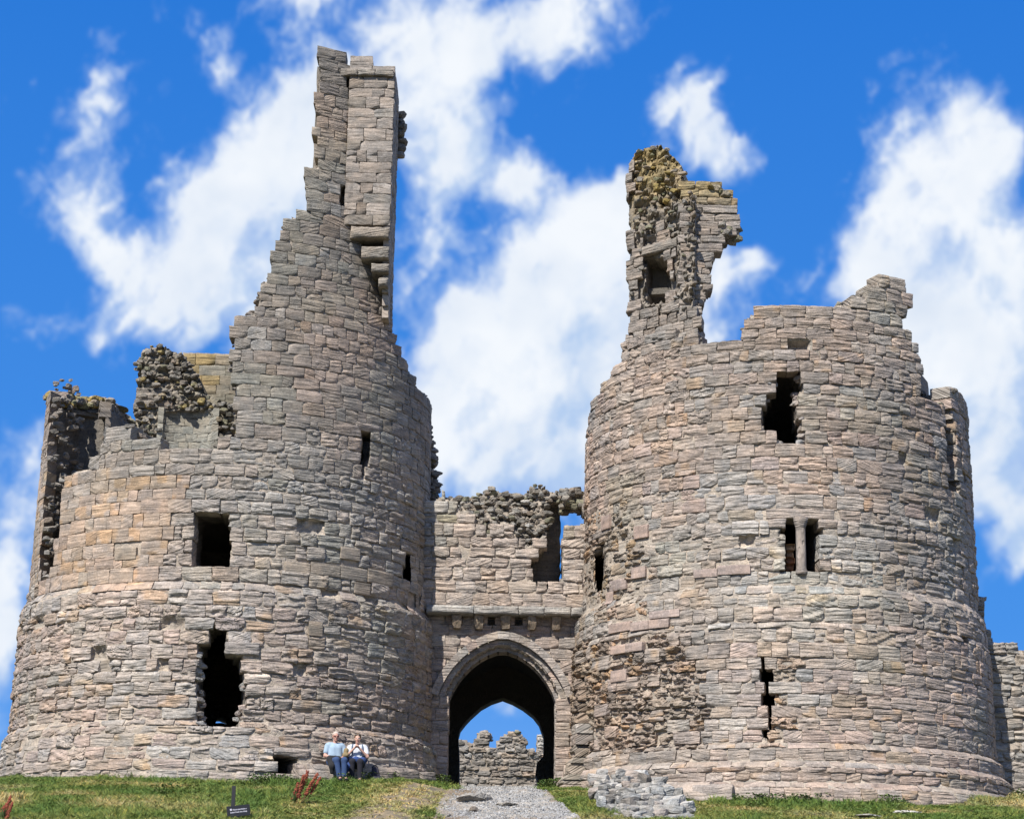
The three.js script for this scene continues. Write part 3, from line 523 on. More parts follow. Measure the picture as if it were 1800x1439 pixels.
{
  const outline = Rt.poly([[1022, 1500], [1030, 1075], [1033, 760], [1037, 722], [1050, 692], [1068, 662], [1090, 632], [1094, 600], [1110, 590], [1222, 585], [1228, 603], [1246, 609], [1298, 606], [1303, 586], [1300, 580], [1310, 562], [1324, 544], [1340, 541], [1400, 543], [1436, 541], [1470, 531], [1510, 530], [1524, 512], [1540, 496], [1560, 489], [1590, 494], [1600, 512], [1604, 530], [1592, 548], [1584, 562], [1592, 580], [1604, 598], [1616, 622], [1619, 650], [1619, 692], [1634, 702], [1652, 708], [1668, 716], [1690, 1500]]);
  { const n = outline.length, e = Rt.uy(1672, 760)[0]; outline[n - 1] = [e + .08, 0]; outline[n - 2] = [e + .08, outline[n - 2][1]]; }
  const holes = {
    door: Rt.poly([[1360, 650], [1372, 644], [1406, 646], [1406, 680], [1400, 700], [1400, 720], [1410, 745], [1408, 778], [1392, 788], [1376, 772], [1350, 764], [1342, 740], [1342, 700], [1360, 690]]),
    lancetW: Rt.poly([[1381, 911], [1404, 911], [1404, 1010], [1381, 1010]]),
    lancetE: Rt.poly([[1417, 911], [1440, 911], [1440, 1015], [1417, 1015]]),
    slit: Rt.poly([[1341, 1154], [1350, 1152], [1353, 1212], [1360, 1222], [1360, 1232], [1353, 1240], [1355, 1285], [1350, 1305], [1346, 1300], [1345, 1245], [1336, 1236], [1335, 1226], [1343, 1216]]),
    west: Rt.poly([[1046, 946], [1061, 948], [1063, 1000], [1059, 1032], [1047, 1030]]),
    socket: Rt.poly([[1379, 598], [1422, 600], [1424, 612], [1379, 612]]),
  };
  const slotPoly = Rt.poly([[1664, 712], [1676, 720], [1681, 790], [1686, 860], [1670, 864], [1664, 790]]);
  const th2 = Rt.uy(1672, 760)[0], slabTop = atZ(1690, 724, 1.2)[1];
  const westTop = Rt.uy(1040, 715)[1], thW = Rt.uy(1040, 715)[0], shellTop = Rt.uy(1350, 632)[1];
  const maskR = (u, y) => {
    for (const k in holes) if (k !== 'socket' && inPoly(holes[k], u, y)) return false;
    if (inPoly(slotPoly, u, y)) return false;
    const th = u / Rt.R0;
    if (u > th2) return y < slabTop - .25 * Math.max(0, th - 1.5) + .1 * (vn2(u * 2.2, 1, 9) - .5) && th < 2.0;
    if (u < thW) return y < westTop - .6 * clamp((thW - u), 0, 2) && th > -2.0;
    return inPoly(outline, u, y);
  };
  const rect = (([a, b, c, d]) => { const m = (b + d) / 2, p = Rt.uy(a, m), q = Rt.uy(c, m), e = (a + c) / 2; return [p[0], Rt.uy(e, d)[1], q[0], Rt.uy(e, b)[1]]; });
  const fresh = [[1059, 906, 1073, 931], [1115, 923, 1140, 946], [1111, 996, 1136, 1016], [1073, 1018, 1102, 1038], [1067, 1040, 1080, 1061], [1142, 1072, 1196, 1086], [1075, 1131, 1131, 1147], [1075, 1177, 1103, 1198], [1072, 1094, 1110, 1111], [1110, 1092, 1142, 1108], [1142, 1088, 1178, 1104], [1220, 1000, 1262, 1015], [1262, 993, 1320, 1010]].map(rect);
  const lint = [[1346, 893, 1468, 911], [1352, 911, 1382, 927], [1440, 912, 1474, 928], [1034, 932, 1072, 945]].map(rect);
  const style = (px, py, R) => {
    if (py < 900) { const t = clamp((720 - py) / 200, 0, .7); return { tone: vary(blend(pick(R, PAL.rightTop), T.greyBrown, t * .6), R, .14), amp: .02, out: (R() - .5) * .06, edge: .018, joint: .016, chip: .2, miss: .005, stain: R() < .12 ? .5 : 0, pit: R() < .2 && px < 1250 ? .15 : 0, mat: px < 1240 && R() < .3 ? M.eroded : M.stone }; }
    const west = (px < 1240 && py > 1125 && py < 1325) || (px > 1352 && px < 1405 && py > 1150 && py < 1310) || (px < 1130 && py > 900 && py < 1090);
    if (west && R() < .85) return { tone: vary(pick(R, PAL.rightLowWest), R, .2), amp: .05, out: (R() - .65) * .12, edge: .03, joint: .03, pit: .35, mat: M.eroded, chip: .4, stain: R() < .35 ? .8 : 0, miss: .02 };
    if (py < 1125) return { tone: vary(pick(R, PAL.rightMid), R, .14), amp: .024, out: (R() - .5) * .07, edge: .024, joint: .02, chip: .25, miss: .008, pit: R() < .25 ? .14 : 0, stain: R() < .1 ? .6 : 0 };
    return { tone: vary(pick(R, PAL.rightLow), R, .12), amp: .016, out: (R() - .5) * .04, edge: .016, joint: .015, chip: .15, miss: .003, stain: R() < .12 ? .6 : 0 };
  };
  const course = (y, R) => (y < 6.4 ? .2 : y < 10 ? .27 : .26) + R() * .1;
  lay(masonR, Rt, { seed: 31, u0: -9.6, u1: 10.2, y0: 4.0, y1: 19, mask: maskR, style, course, fixed: [...fresh, ...lint, rect([1379, 598, 1424, 612]), rect([1404, 911, 1417, 1012])], rag: .2, breaks: [5.39, 5.54, 5.87, 6.02, 6.31, 6.46, 9.14, 9.3, 9.98, 10.2], tint: weather(931, (t, px, py) => blend(t, [.31, .31, .295], .55 * Math.exp(-Math.pow((px - 1290 - 8 * Math.sin(py * .02)) / 26, 2)) * sstep(700, 800, py) * sstep(1140, 1080, py) )), crisp: [rect([1376, 905, 1446, 1016]), rect([1040, 940, 1068, 1034])] });
  const R = rng(131), w = [0, 0, 0];
  fresh.forEach((r) => { const n = Math.max(1, Math.round((r[2] - r[0]) / .6)); for (let i = 0; i < n; i++) masonR.add('stone', stoneGeo(Rt, mix(r[0], r[2], i / n) + .008, mix(r[0], r[2], (i + 1) / n) - .008, r[1] + .008, r[3] - .008, { amp: .002, lay: .2, tilt: 0, out: .035 + R() * .03, edge: .005, joint: .003, depth: .2, tone: vary(T.fresh, R, .08) }, R), M.fresh); });
  lint.forEach((r) => masonR.add('stone', stoneGeo(Rt, r[0], r[2], r[1], r[3], { amp: .015, lay: .09, tilt: 0, out: .02, edge: .025, joint: .025, depth: .6, tone: vary(T.greyPink, R, .08) }, R), M.stone));
  const miss = masonR.missing, disp = (u, y) => { const [qx, qy] = toPx(...Rt.at(u, y, 0, [0, 0, 0])); let d = -.036 - (qx < 1245 && qy > 1120 && qy < 1330 ? .07 : 0) + .025 * (fbm(u * 2.6, y * 2.6, 3, 131) - .5); for (const m of miss) if (u > m[0] && u < m[2] && y > m[1] && y < m[3]) d = -.15 + .12 * (vn2(u * 9, y * 9, 4) - .5); if (inPoly(holes.socket, u, y)) d = -.3; return d; };
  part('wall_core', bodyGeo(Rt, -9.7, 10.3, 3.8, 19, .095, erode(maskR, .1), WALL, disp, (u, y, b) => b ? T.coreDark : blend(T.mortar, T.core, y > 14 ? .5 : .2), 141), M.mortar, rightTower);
  part('rear_wall', bodyGeo(Rt, 1.92 * 5.15, 4.3 * 5.15, 3.8, shellTop, .4, () => true, WALL, () => 0, T.core, 143), M.mortar, rightTower);
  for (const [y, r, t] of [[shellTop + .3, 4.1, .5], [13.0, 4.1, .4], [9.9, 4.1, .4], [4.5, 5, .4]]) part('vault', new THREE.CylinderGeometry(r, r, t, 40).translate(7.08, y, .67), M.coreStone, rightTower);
  // pale blocked-up light behind the western lancet and the shaft between the two
  { const a = Rt.uy(1382, 1008), b = Rt.uy(1404, 940); for (let k = 0; k < 5; k++) masonR.add('stone', stoneGeo(Rt, a[0] + .02, mix(a[0], b[0], .75 - .1 * (k & 1)), mix(a[1], b[1], k / 6), mix(a[1], b[1], (k + .94) / 6), { amp: .01, lay: .1, tilt: 0, out: -.42, edge: .02, joint: .02, depth: .3, tone: vary(k < 3 ? T.orange : T.tan, R, .12) }, R), M.stone); }
  { const a = Rt.uy(1410, 1007), b = Rt.uy(1410, 920), hh = b[1] - a[1] + .16, prof = [[.0, -.05], [.16, -.05], [.16, .05], [.135, .09], [.125, .14], [.12, hh - .3], [.13, hh - .24], [.17, hh - .12], [.2, hh], [0, hh]].map((p) => new THREE.Vector2(...p)); const g = new THREE.LatheGeometry(prof, 8, Math.PI / 8), c = []; for (let i = 0; i < g.attributes.position.count; i++) c.push(...shade(T.greyPink, .9)); g.setAttribute('color', new THREE.Float32BufferAttribute(c, 3)); Rt.at(a[0], a[1], -.10, w); g.translate(...w); part('window_shaft', g, M.stone, rightTower); }

  // the tall stub of the stair turret: torn core with a doorway
  const stub = Rt.poly([[1090, 640], [1097, 600], [1097, 300], [1101, 272], [1112, 256], [1130, 248], [1150, 250], [1165, 258], [1180, 272], [1190, 282], [1194, 305], [1206, 322], [1217, 340], [1219, 400], [1219, 480], [1214, 520], [1222, 560], [1226, 605], [1200, 640]]);
  const doorway = Rt.poly([[1125, 446], [1166, 452], [1165, 524], [1125, 526]]);
  const stubMask = (u, y) => inPoly(stub, u, y) && !inPoly(doorway, u, y);
  const uc0 = Rt.uy(1097, 400)[0], uc1 = Rt.uy(1220, 400)[0], yS0 = Rt.uy(1150, 640)[1], yS1 = Rt.uy(1135, 247)[1];
  const face = { at(u, y, d, o) { const k = clamp((u - uc0) / (uc1 - uc0), 0, 1); Rt.at(u, y, -.10 - .16 * Math.pow(Math.max(0, Math.sin(k * Math.PI)), .6) * sstep(yS0 - .2, yS0 + 1.2, y), o); o[2] += d; o[0] -= d * .25; return o; } };
  const ashlarPart = (u, y) => { const [a, b] = toPx(...face.at(u, y, 0, w)); return (a < 1112) || (b > 545) || (a > 1112 && a < 1128 && b > 430) || (a > 1164 && a < 1190 && b > 425) || (b > 425 && b < 447 && a > 1118 && a < 1180) || (a > 1150 && a < 1175 && b > 395 && b < 430); };
  lay(masonR, face, { seed: 33, u0: uc0 - .4, u1: uc1 + .4, y0: yS0, y1: yS1, mask: (u, y) => stubMask(u, y) && ashlarPart(u, y), rag: .3, edgeDepth: .35, style: (px, py, R) => ({ tone: vary(blend(pick(R, PAL.leftTop), T.greyPink, .3), R), amp: .02, out: (R() - .3) * .10, edge: .02, joint: .02, chip: .3 }) });
  part('stub_core', bodyGeo(face, uc0 - .5, uc1 + .5, yS0 - .4, yS1 + .1, .05, erode(stubMask, .03), 1.5, (u, y) => -.12 + .3 * (fbm(u * 1.6, y * 1.3, 3, 201) - .5) + (ashlarPart(u, y) ? -.05 : tornRelief(u, y, 202)), (u, y) => { const m = sstep(yS1 - 2.3, yS1 - .4, y + (vn2(u * 4, y * 4, 7) - .5) * 1.2); return blend(blend(T.core, T.greyBrown, .5), T.lichen, m * .65); }, 207), M.rubble, rightTower);
  for (let k = 0; k < 230; k++) { const u = mix(uc0 + .05, uc1 - .05, R()), y = mix(yS0 + .3, yS1, R()); if (!stubMask(u, y) || !stubMask(u, y - .05)) continue; if (ashlarPart(u, y) && R() < .8) continue; const li = y > yS1 - 1.9 && R() < .75; face.at(u, y, -.06 + (R() - .5) * .2, w); if (inPoly(doorway, u - .13, y) || inPoly(doorway, u + .13, y) || inPoly(doorway, u, y + .12) || inPoly(doorway, u, y - .1)) continue; masonR.rubble(w, null, .07 + R() * .07, vary(li ? pick(R, PAL.lichen, .1) : pick(R, PAL.rubble), R), R); }
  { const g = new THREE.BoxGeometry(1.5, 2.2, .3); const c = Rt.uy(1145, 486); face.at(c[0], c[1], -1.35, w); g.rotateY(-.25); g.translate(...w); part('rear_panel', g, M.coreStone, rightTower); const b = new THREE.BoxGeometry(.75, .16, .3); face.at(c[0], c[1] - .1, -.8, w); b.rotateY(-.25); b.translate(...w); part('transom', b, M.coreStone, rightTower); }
  { const a = Rt.uy(1117, 446), b = Rt.uy(1180, 430); masonR.add('stone', stoneGeo(face, a[0], b[0], a[1] - .02, a[1] + .22, { amp: .012, lay: .1, tilt: 0, out: .06, edge: .02, joint: .02, depth: .5, tone: T.greyBrown }, R), M.stone); }
  // the thin flank wall beside it, its steps corbelled out to the right
  const q0 = Rt.uy(1221, 400), zB = Rt.at(q0[0], q0[1], 0, [0, 0, 0])[2] - .42, XY = (x, y) => { const p = atZ(x, y, zB); return [p[0], p[1]]; };
  const flank = [[1195, 322], [1225, 322], [1268, 326], [1290, 344], [1301, 378], [1302, 398], [1296, 410], [1272, 420], [1266, 440], [1252, 450], [1246, 478], [1254, 486], [1252, 505], [1240, 520], [1234, 535], [1231, 560], [1222, 575], [1195, 580]].map((p) => XY(...p));
  const SB = flat(0, zB, 0), ub0 = XY(1190, 400)[0], ub1 = XY(1305, 400)[0], yb0 = XY(1220, 580)[1], yb1 = XY(1260, 320)[1];
  const fm = (u, y) => inPoly(flank, u, y);
  lay(masonR, SB, { seed: 35, u0: ub0, u1: ub1, y0: yb0, y1: yb1, mask: fm, rag: .12, edgeDepth: .55, course: (y, R) => .17 + R() * .1, style: (px, py, R) => ({ tone: vary(blend(pick(R, PAL.leftTop), py < 365 ? T.lichen : T.greyPink, py < 350 ? .55 : .3), R), amp: .012, out: (R() - .5) * .06, edge: .018, joint: .016, chip: .2 }) });
  part('stub_core', bodyGeo(SB, ub0, ub1, yb0, yb1 + .1, .08, erode(fm, .05), .85, () => -.05, T.greyBrown, 217), M.rubble, rightTower);
  for (let k = 0; k < 110; k++) { const a = R(), x = mix(1222, 1296, a), top = R() < .5; const [u, y] = top ? XY(x, mix(324, 352, Math.max(0, a - .55) / .45) + R() * 8) : XY(mix(1262, 1300, R()), mix(385, 415, R())); SB.at(u, y - .05, -R() * .7, w); masonR.rubble(w, null, .12 + R() * .07, vary(pick(R, top ? PAL.lichen : PAL.rubble), R), R); }
  // rubble of the torn edges and the crown of the eastern slab
  const torn = (pts, n, size, pal, depth, j = .16) => { for (let k = 0; k < n; k++) { const t = R() * (pts.length - 1), i = Math.min(pts.length - 2, t | 0), f = t - i, q = Rt.uy(mix(pts[i][0], pts[i + 1][0], f), mix(pts[i][1], pts[i + 1][1], f)); Rt.at(q[0] + (R() - .5) * j, q[1] + (R() - .75) * j, -R() * depth - .08, w); masonR.rubble(w, null, size * (.6 + R() * .7), vary(pick(R, pal), R), R); } };
  torn([[1226, 604], [1248, 610], [1298, 606], [1304, 580], [1325, 546]], 36, .12, PAL.leftTop, 1.1, .1);
  torn([[1325, 546], [1400, 545], [1470, 533], [1512, 531]], 44, .11, PAL.rubble, 1.2, .08);
  torn([[1514, 530], [1530, 505], [1560, 492], [1590, 497]], 34, .13, PAL.rubble, .8, .1);
  torn([[1620, 696], [1650, 708], [1668, 718]], 40, .14, PAL.rubble, 1.1, .12);
  for (let k = 0; k < 60; k++) { const y = mix(slabTop, Rt.uy(1675, 866)[1], R()); const q = Rt.uy(1679, 770)[0]; Rt.at(q + (R() - .5) * .12 + .1, y, -R() * 1.2, w); masonR.rubble(w, null, .15 * (.6 + R() * .7), vary(pick(R, PAL.leftTop), R), R); }
  for (let k = 0; k < 40; k++) { const e = [[1362, 652], [1358, 690], [1342, 705], [1343, 742], [1352, 768], [1378, 778], [1394, 788], [1408, 776], [1408, 742], [1401, 705], [1406, 660]], i = R() * 10 | 0, f = R(), q = Rt.uy(mix(e[i][0], e[i + 1][0], f) + (i < 5 ? -3 : 3), mix(e[i][1], e[i + 1][1], f)); Rt.at(q[0], q[1], -.06 - R() * .5, w); masonR.rubble(w, null, .08 + R() * .09, vary(i === 5 ? pick(R, PAL.lichen) : pick(R, PAL.rightTop), R), R); }
  // step blocks at the foot
  [[1215, 1392, .9], [1255, 1396, .8]].forEach(([x, y, wd]) => { const q = Rt.uy(x, y); masonR.add('stone', stoneGeo(Rt, q[0] - wd / 2, q[0] + wd / 2, q[1] - .2, q[1] + .22, { amp: .02, lay: .1, tilt: .1, out: .28, edge: .03, joint: .03, depth: .4, tone: vary(T.greyPink, R) }, R), M.stone); });
  masonR.finish();
}

// ───────────────────────────── the gate wall between the towers ─────────────────────────────
const ZG = .45;
const gate = thing('gateway', 'recessed stone gatehouse wall with pointed arch, corbel table and ragged rubble top between the towers', 'gateway');
const masonG = new Mason(gate);
{
  const SG = flat(0, ZG, 0), XY = (x, y, z = ZG) => { const p = atZ(x, y, z); return [p[0], p[1]]; };
  const yString = XY(890, 1080)[1], R = rng(301), w = [0, 0, 0];
  const upOut = .34;                                     // the wall above the string course stands forward
  const outline = [[700, 1500], [700, 885], [752, 885], [762, 880], [778, 874], [790, 868], [846, 864], [856, 853], [880, 856], [890, 866], [922, 862], [936, 849], [950, 845], [968, 856], [1000, 859], [1045, 857], [1060, 857], [1060, 1500]].map((p) => XY(...p));
  const cx = XY(884, 1150)[0], floor = XY(884, 1386)[1];
  const apex = XY(884, 1142)[1], k = (apex - XY(884, 1226)[1]) / 315;    // metres per traced unit
  const curve = (s) => [[0, 0], [32, 9], [65, 20], [100, 34], [145, 60], [190, 93], [230, 130], [265, 172], [295, 215], [322, 262], [340, 300], [348, 330]].map(([x, y]) => [cx + s * x * k, apex - y * k]);
  const half = curve(1)[11][0] - cx;
  const archPoly = [...curve(-1).reverse(), ...curve(1).slice(1), [cx + half, floor - 2], [cx - half, floor - 2]];
  const grow = (e) => [...curve(-1).reverse(), ...curve(1).slice(1)].map(([x, y], i, A) => { const a = A[Math.max(0, i - 1)], b = A[Math.min(A.length - 1, i + 1)], l = Math.hypot(b[0] - a[0], b[1] - a[1]); return [x - (b[1] - a[1]) / l * e, y + (b[0] - a[0]) / l * e]; });
  const E1 = .29, E2 = .52, big = grow(E2), bigPoly = [...big, [cx + half + .02, big[big.length - 1][1]], [cx + half + .02, floor - 2], [cx - half - .02, floor - 2], [cx - half - .02, big[0][1]]];
  const notch = [[966, 884], [975, 880], [1024, 893], [1026, 922], [988, 926], [986, 1016], [980, 1026], [966, 1036], [942, 1032], [932, 1004], [934, 985], [950, 975], [962, 955], [967, 920]].map((p) => XY(...p));
  const archHead = [[808, 980], [812, 968], [818, 966], [826, 980]].map((p) => XY(...p));
  const solid = (u, y) => inPoly(outline, u, y) && !inPoly(notch, u, y);
  const upper = (u, y) => solid(u, y) && y > yString && !inPoly(archHead, u, y);
  const torn = (u, y) => { const [a, b] = toPx(u, y, ZG); if (a > 972 && b < 894) return true; return b < 906 + .32 * Math.max(0, a - 800) + 14 * Math.sin(a * .09) && !(a > 984) && !(a < 792 && b > 890) && b < 985 - Math.max(0, 905 - a) * .9; };
  const US = flat(0, ZG + upOut, 0);
  lay(masonG, US, { seed: 41, u0: XY(742, 900)[0], u1: XY(1036, 900)[0], y0: yString + .16, y1: XY(950, 845)[1], mask: (u, y) => upper(u, y) && !torn(u, y), rag: .12, edgeDepth: .5, tint: weather(961), course: (y, R) => .26 + R() * .1, style: (px, py, R) => ({ tone: vary(pick(R, PAL.gateTop), R), amp: .024, out: (R() - .5) * .06, edge: .03, joint: .025, chip: .3, miss: .006 }) });
  part('wall_core', bodyGeo(US, XY(735, 900)[0], XY(1044, 900)[0], yString + .05, XY(950, 843)[1], .06, erode(solid, .05), 1.5, (u, y) => torn(u, y) ? -.14 - .6 * sstep(yString + 2.0, yString + 3.4, y) + .2 * (fbm(u * 2, y * 2, 3, 7) - .5) + tornRelief(u, y, 77) : -.05, (u, y) => torn(u, y) ? T.core : blend(T.mortar, T.core, .5), 241), M.rubble, gate);
  for (let q = 0; q < 420; q++) { const [u, y] = XY(mix(765, 985, R()), mix(846, 1000, R())); if (!solid(u, y) || !torn(u, y)) continue; US.at(u, y, -.1 - .6 * sstep(yString + 2.0, yString + 3.4, y) + (R() - .4) * .2, w); masonG.rubble(w, null, .07 + R() * .09, vary(pick(R, R() < .15 ? PAL.gateTop : PAL.rubble), R), R); }
  for (let q = 0; q < 70; q++) { const [u, y] = XY(mix(985, 1030, R()), mix(860, 892, R())); US.at(u, y, -.1 - R() * .9, w); masonG.rubble(w, null, .13 + R() * .06, vary(pick(R, PAL.rubble), R), R); }
  // what closes the opening at the back, leaving a slit of sky
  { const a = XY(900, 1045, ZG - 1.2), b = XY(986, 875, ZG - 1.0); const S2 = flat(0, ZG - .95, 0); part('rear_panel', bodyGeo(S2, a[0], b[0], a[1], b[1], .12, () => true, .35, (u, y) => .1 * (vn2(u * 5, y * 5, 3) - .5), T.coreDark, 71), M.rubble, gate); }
  // string course
  { const a = XY(756, 1083, ZG + .5), b = XY(1022, 1068, ZG + .5), x0 = a[0] - .1, x1 = b[0] + .25, y0 = yString - .06, y1 = yString + .16, S3 = flat(0, ZG + upOut + .12, 0); let x = x0; while (x < x1 - .2) { const l = .6 + R() * .7, q = x + l > x1 - .3 ? x1 : x + l; masonG.add('stone', stoneGeo(S3, x + .005, q - .005, y0, y1, { amp: .018, lay: .09, tilt: 0, out: 0, edge: .04, joint: .012, depth: .5, tone: vary(T.grey, R) }, R), M.stone); x = q; } }
  // lower wall with the arch
  const lower = (u, y) => inPoly(outline, u, y) && y < yString - .06;
  const lm = (u, y) => lower(u, y) && !inPoly(bigPoly, u, y);
  const vents = [[857, 1084, 870, 1102], [904, 1085, 918, 1102]].map(([a, b, c, d]) => { const p = XY(a, d), q = XY(c, b); return [p[0], p[1], q[0], q[1]]; });
  const vent = (u, y) => vents.some((r) => u > r[0] && u < r[2] && y > r[1] && y < r[3]);
  lay(masonG, SG, { seed: 43, u0: XY(735, 1100)[0], u1: XY(1050, 1100)[0], y0: floor - .8, y1: yString - .06, mask: (u, y) => lm(u, y) && !vent(u, y), rag: .02, edgeDepth: .5, course: (y, R) => .26 + R() * .1, tint: weather(971), len: (u, y, R) => .3 + R() * .45, style: (px, py, R) => ({ tone: vary(pick(R, PAL.gate), R, .1), amp: .014, out: (R() - .5) * .03, edge: .014, joint: .014, chip: .12, mat: M.stone }) });
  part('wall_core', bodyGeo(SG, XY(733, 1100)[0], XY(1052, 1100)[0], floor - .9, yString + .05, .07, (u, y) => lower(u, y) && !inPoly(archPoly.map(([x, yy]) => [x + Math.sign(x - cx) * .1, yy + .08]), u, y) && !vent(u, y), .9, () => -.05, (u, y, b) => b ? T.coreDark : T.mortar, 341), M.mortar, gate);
  // ring of voussoirs: outer hood and inner order
  const block = (A, B, out, depth, tone) => {                // A, B: inner and outer edge pairs
    const sh = new THREE.Shape([new THREE.Vector2(...A[0]), new THREE.Vector2(...A[1]), new THREE.Vector2(...B[1]), new THREE.Vector2(...B[0])]);
    const g = new THREE.ExtrudeGeometry(sh, { depth, bevelEnabled: true, bevelSize: -.028, bevelOffset: 0, bevelThickness: .035, bevelSegments: 1, curveSegments: 1 }); g.translate(0, 0, ZG + out - depth);
    const c = [], p = g.attributes.position, s = (R() * 1e5) | 0; const uv = []; for (let i = 0; i < p.count; i++) { const v = .88 + .24 * vn2(p.getX(i) * 6, p.getY(i) * 6, s); c.push(tone[0] * v, tone[1] * v, tone[2] * v); uv.push((p.getX(i) + p.getZ(i) * .5 + s % 5) * .5, (p.getY(i) + p.getZ(i) * .5) * .5); p.setZ(i, p.getZ(i) + .012 * (vn2(p.getX(i) * 9, p.getY(i) * 9, s) - .5)); }
    g.setAttribute('color', new THREE.Float32BufferAttribute(c, 3)); g.setAttribute('uv', new THREE.Float32BufferAttribute(uv, 2)); return mergeSafe(g);
  };
  const mergeSafe = (g) => { const n = g.toNonIndexed ? (g.index ? g.toNonIndexed() : g) : g; n.computeVertexNormals(); const ix = []; for (let i = 0; i < n.attributes.position.count; i++) ix.push(i); n.setIndex(ix); return n; };
  const walk = (C, n) => { const L = [0]; for (let i = 1; i < C.length; i++) L.push(L[i - 1] + Math.hypot(C[i][0] - C[i - 1][0], C[i][1] - C[i - 1][1])); const at = (t) => { let i = 1; while (i < C.length - 1 && L[i] < t) i++; const f = (t - L[i - 1]) / (L[i] - L[i - 1]); return [mix(C[i - 1][0], C[i][0], f), mix(C[i - 1][1], C[i][1], f)]; }; return Array.from({ length: n + 1 }, (_, q) => at(L[L.length - 1] * q / n)); };
  const ring = (e0, e1, n, out, depth, tones) => { const A = walk(grow(e0), n), B = walk(grow(e1), n); for (let q = 0; q < n; q++) masonG.add('voussoir', block([A[q], A[q + 1]], [B[q], B[q + 1]], out + (R() - .5) * .02, depth, vary(pick(R, tones), R, .2)), M.stone); };
  const tones = [[T.greyPink, 3], [T.grey, 2], [T.pink, 1], [T.greyBrown, 1]];
  ring(E1 + .012, E2 - .02, 17, .10, .5, tones);
  ring(.16, E1 - .01, 17, -.05, .5, tones);
  ring(.01, .15, 15, -.20, .6, [[T.greyBrown, 1], [T.greyPink, 1]]);
  // chamfered jambs
  for (const s of [-1, 1]) { let y = floor - .6; const y1 = grow(0)[0][1]; while (y < y1 - .05) { const h = Math.min(.3 + R() * .14, y1 - y); const x0 = cx + s * (half + .0), x1 = cx + s * (half + .22), a = Math.min(x0, x1), b = Math.max(x0, x1); masonG.add('stone', stoneGeo(SG, a, b, y + .006, y + h - .006, { amp: .01, lay: .1, tilt: 0, out: -.07, edge: .015, joint: .01, depth: .75, tone: vary(T.greyPink, R, .1) }, R), M.stone); y += h; } }
  // five carved corbels
  for (const x of [803, 842, 889, 935, 978]) {
    const c = XY(x, 1094, ZG + .15), g = new THREE.BoxGeometry(.24, .34, .36, 6, 8, 6), p = g.attributes.position, col = [], s = x;
    for (let i = 0; i < p.count; i++) { let X = p.getX(i), Y = p.getY(i), Z = p.getZ(i); const t = clamp((Y + .17) / .34, 0, 1); const under = Z > 0 ? 1 - .75 * Math.pow(1 - t, 1.6) : 1; Z = Z > 0 ? Z * under : Z; X *= .78 + .22 * sstep(.1, .5, t); const n = .06 * (fbm(X * 9 + s, Y * 9 + Z * 7, 3, 19) - .5); p.setXYZ(i, X + n, Y + n * .6, Z + n * 1.3); const v = .8 + .5 * vn2(X * 20 + s, Y * 20, 2); const b = blend(T.ochre, T.greyPink, .45); col.push(b[0] * v, b[1] * v, b[2] * v); }
    g.setAttribute('color', new THREE.Float32BufferAttribute(col, 3)); g.computeVertexNormals(); g.translate(c[0], yString - .24, ZG + .14); part('corbel', g, M.rubble, gate);
  }
  // the passage: wider than the arch, vaulted, with a lower arch at the far end
  const zFar = -9.2, farApex = XY(884, 1226, zFar)[1], fx0 = XY(806, 1300, zFar)[0], fx1 = XY(957, 1300, zFar)[0], fSpring = XY(884, 1296, zFar)[1], fc = XY(881, 1230, zFar)[0];
  const far = new THREE.Shape([new THREE.Vector2(cx - 3, floor - 1.5), new THREE.Vector2(cx + 3, floor - 1.5), new THREE.Vector2(cx + 3, farApex + 3.2), new THREE.Vector2(cx - 3, farApex + 3.2)]);
  const hole = new THREE.Path(); const fa = [[247, 890], [260, 840], [295, 795], [330, 757], [400, 694], [470, 655], [545, 630], [610, 655], [680, 694], [750, 748], [790, 800], [820, 885]].map(([x, y]) => XY(740 + x / 3.797, 1060 + y / 3.797, zFar));
  hole.moveTo(fa[0][0], fa[0][1]); for (const p of fa.slice(1)) hole.lineTo(p[0], p[1]);
  const rj = [[956, 1326], [952, 1332], [944, 1340], [941, 1362], [945, 1370], [945, 1440]].map((p) => XY(...p, zFar)); for (const p of rj) hole.lineTo(...p); hole.lineTo(XY(808, 1440, zFar)[0], floor - 1.4); hole.lineTo(XY(807, 1330, zFar)[0], XY(807, 1330, zFar)[1]); hole.closePath(); far.holes.push(hole);
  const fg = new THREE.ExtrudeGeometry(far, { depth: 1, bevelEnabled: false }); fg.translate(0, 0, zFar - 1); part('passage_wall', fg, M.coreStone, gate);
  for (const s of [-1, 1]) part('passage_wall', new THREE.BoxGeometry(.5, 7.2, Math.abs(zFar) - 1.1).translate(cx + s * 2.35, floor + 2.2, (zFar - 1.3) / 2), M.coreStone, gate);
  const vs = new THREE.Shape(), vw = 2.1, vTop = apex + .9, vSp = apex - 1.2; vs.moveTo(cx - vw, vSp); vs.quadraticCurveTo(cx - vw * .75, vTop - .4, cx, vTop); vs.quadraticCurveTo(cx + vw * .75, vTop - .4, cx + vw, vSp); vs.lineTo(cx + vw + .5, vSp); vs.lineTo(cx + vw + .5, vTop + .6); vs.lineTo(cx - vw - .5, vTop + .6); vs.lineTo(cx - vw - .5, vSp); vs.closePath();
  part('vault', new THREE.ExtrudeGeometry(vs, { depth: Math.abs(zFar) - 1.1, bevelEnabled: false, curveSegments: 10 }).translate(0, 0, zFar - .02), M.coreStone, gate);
  masonG.finish();
}

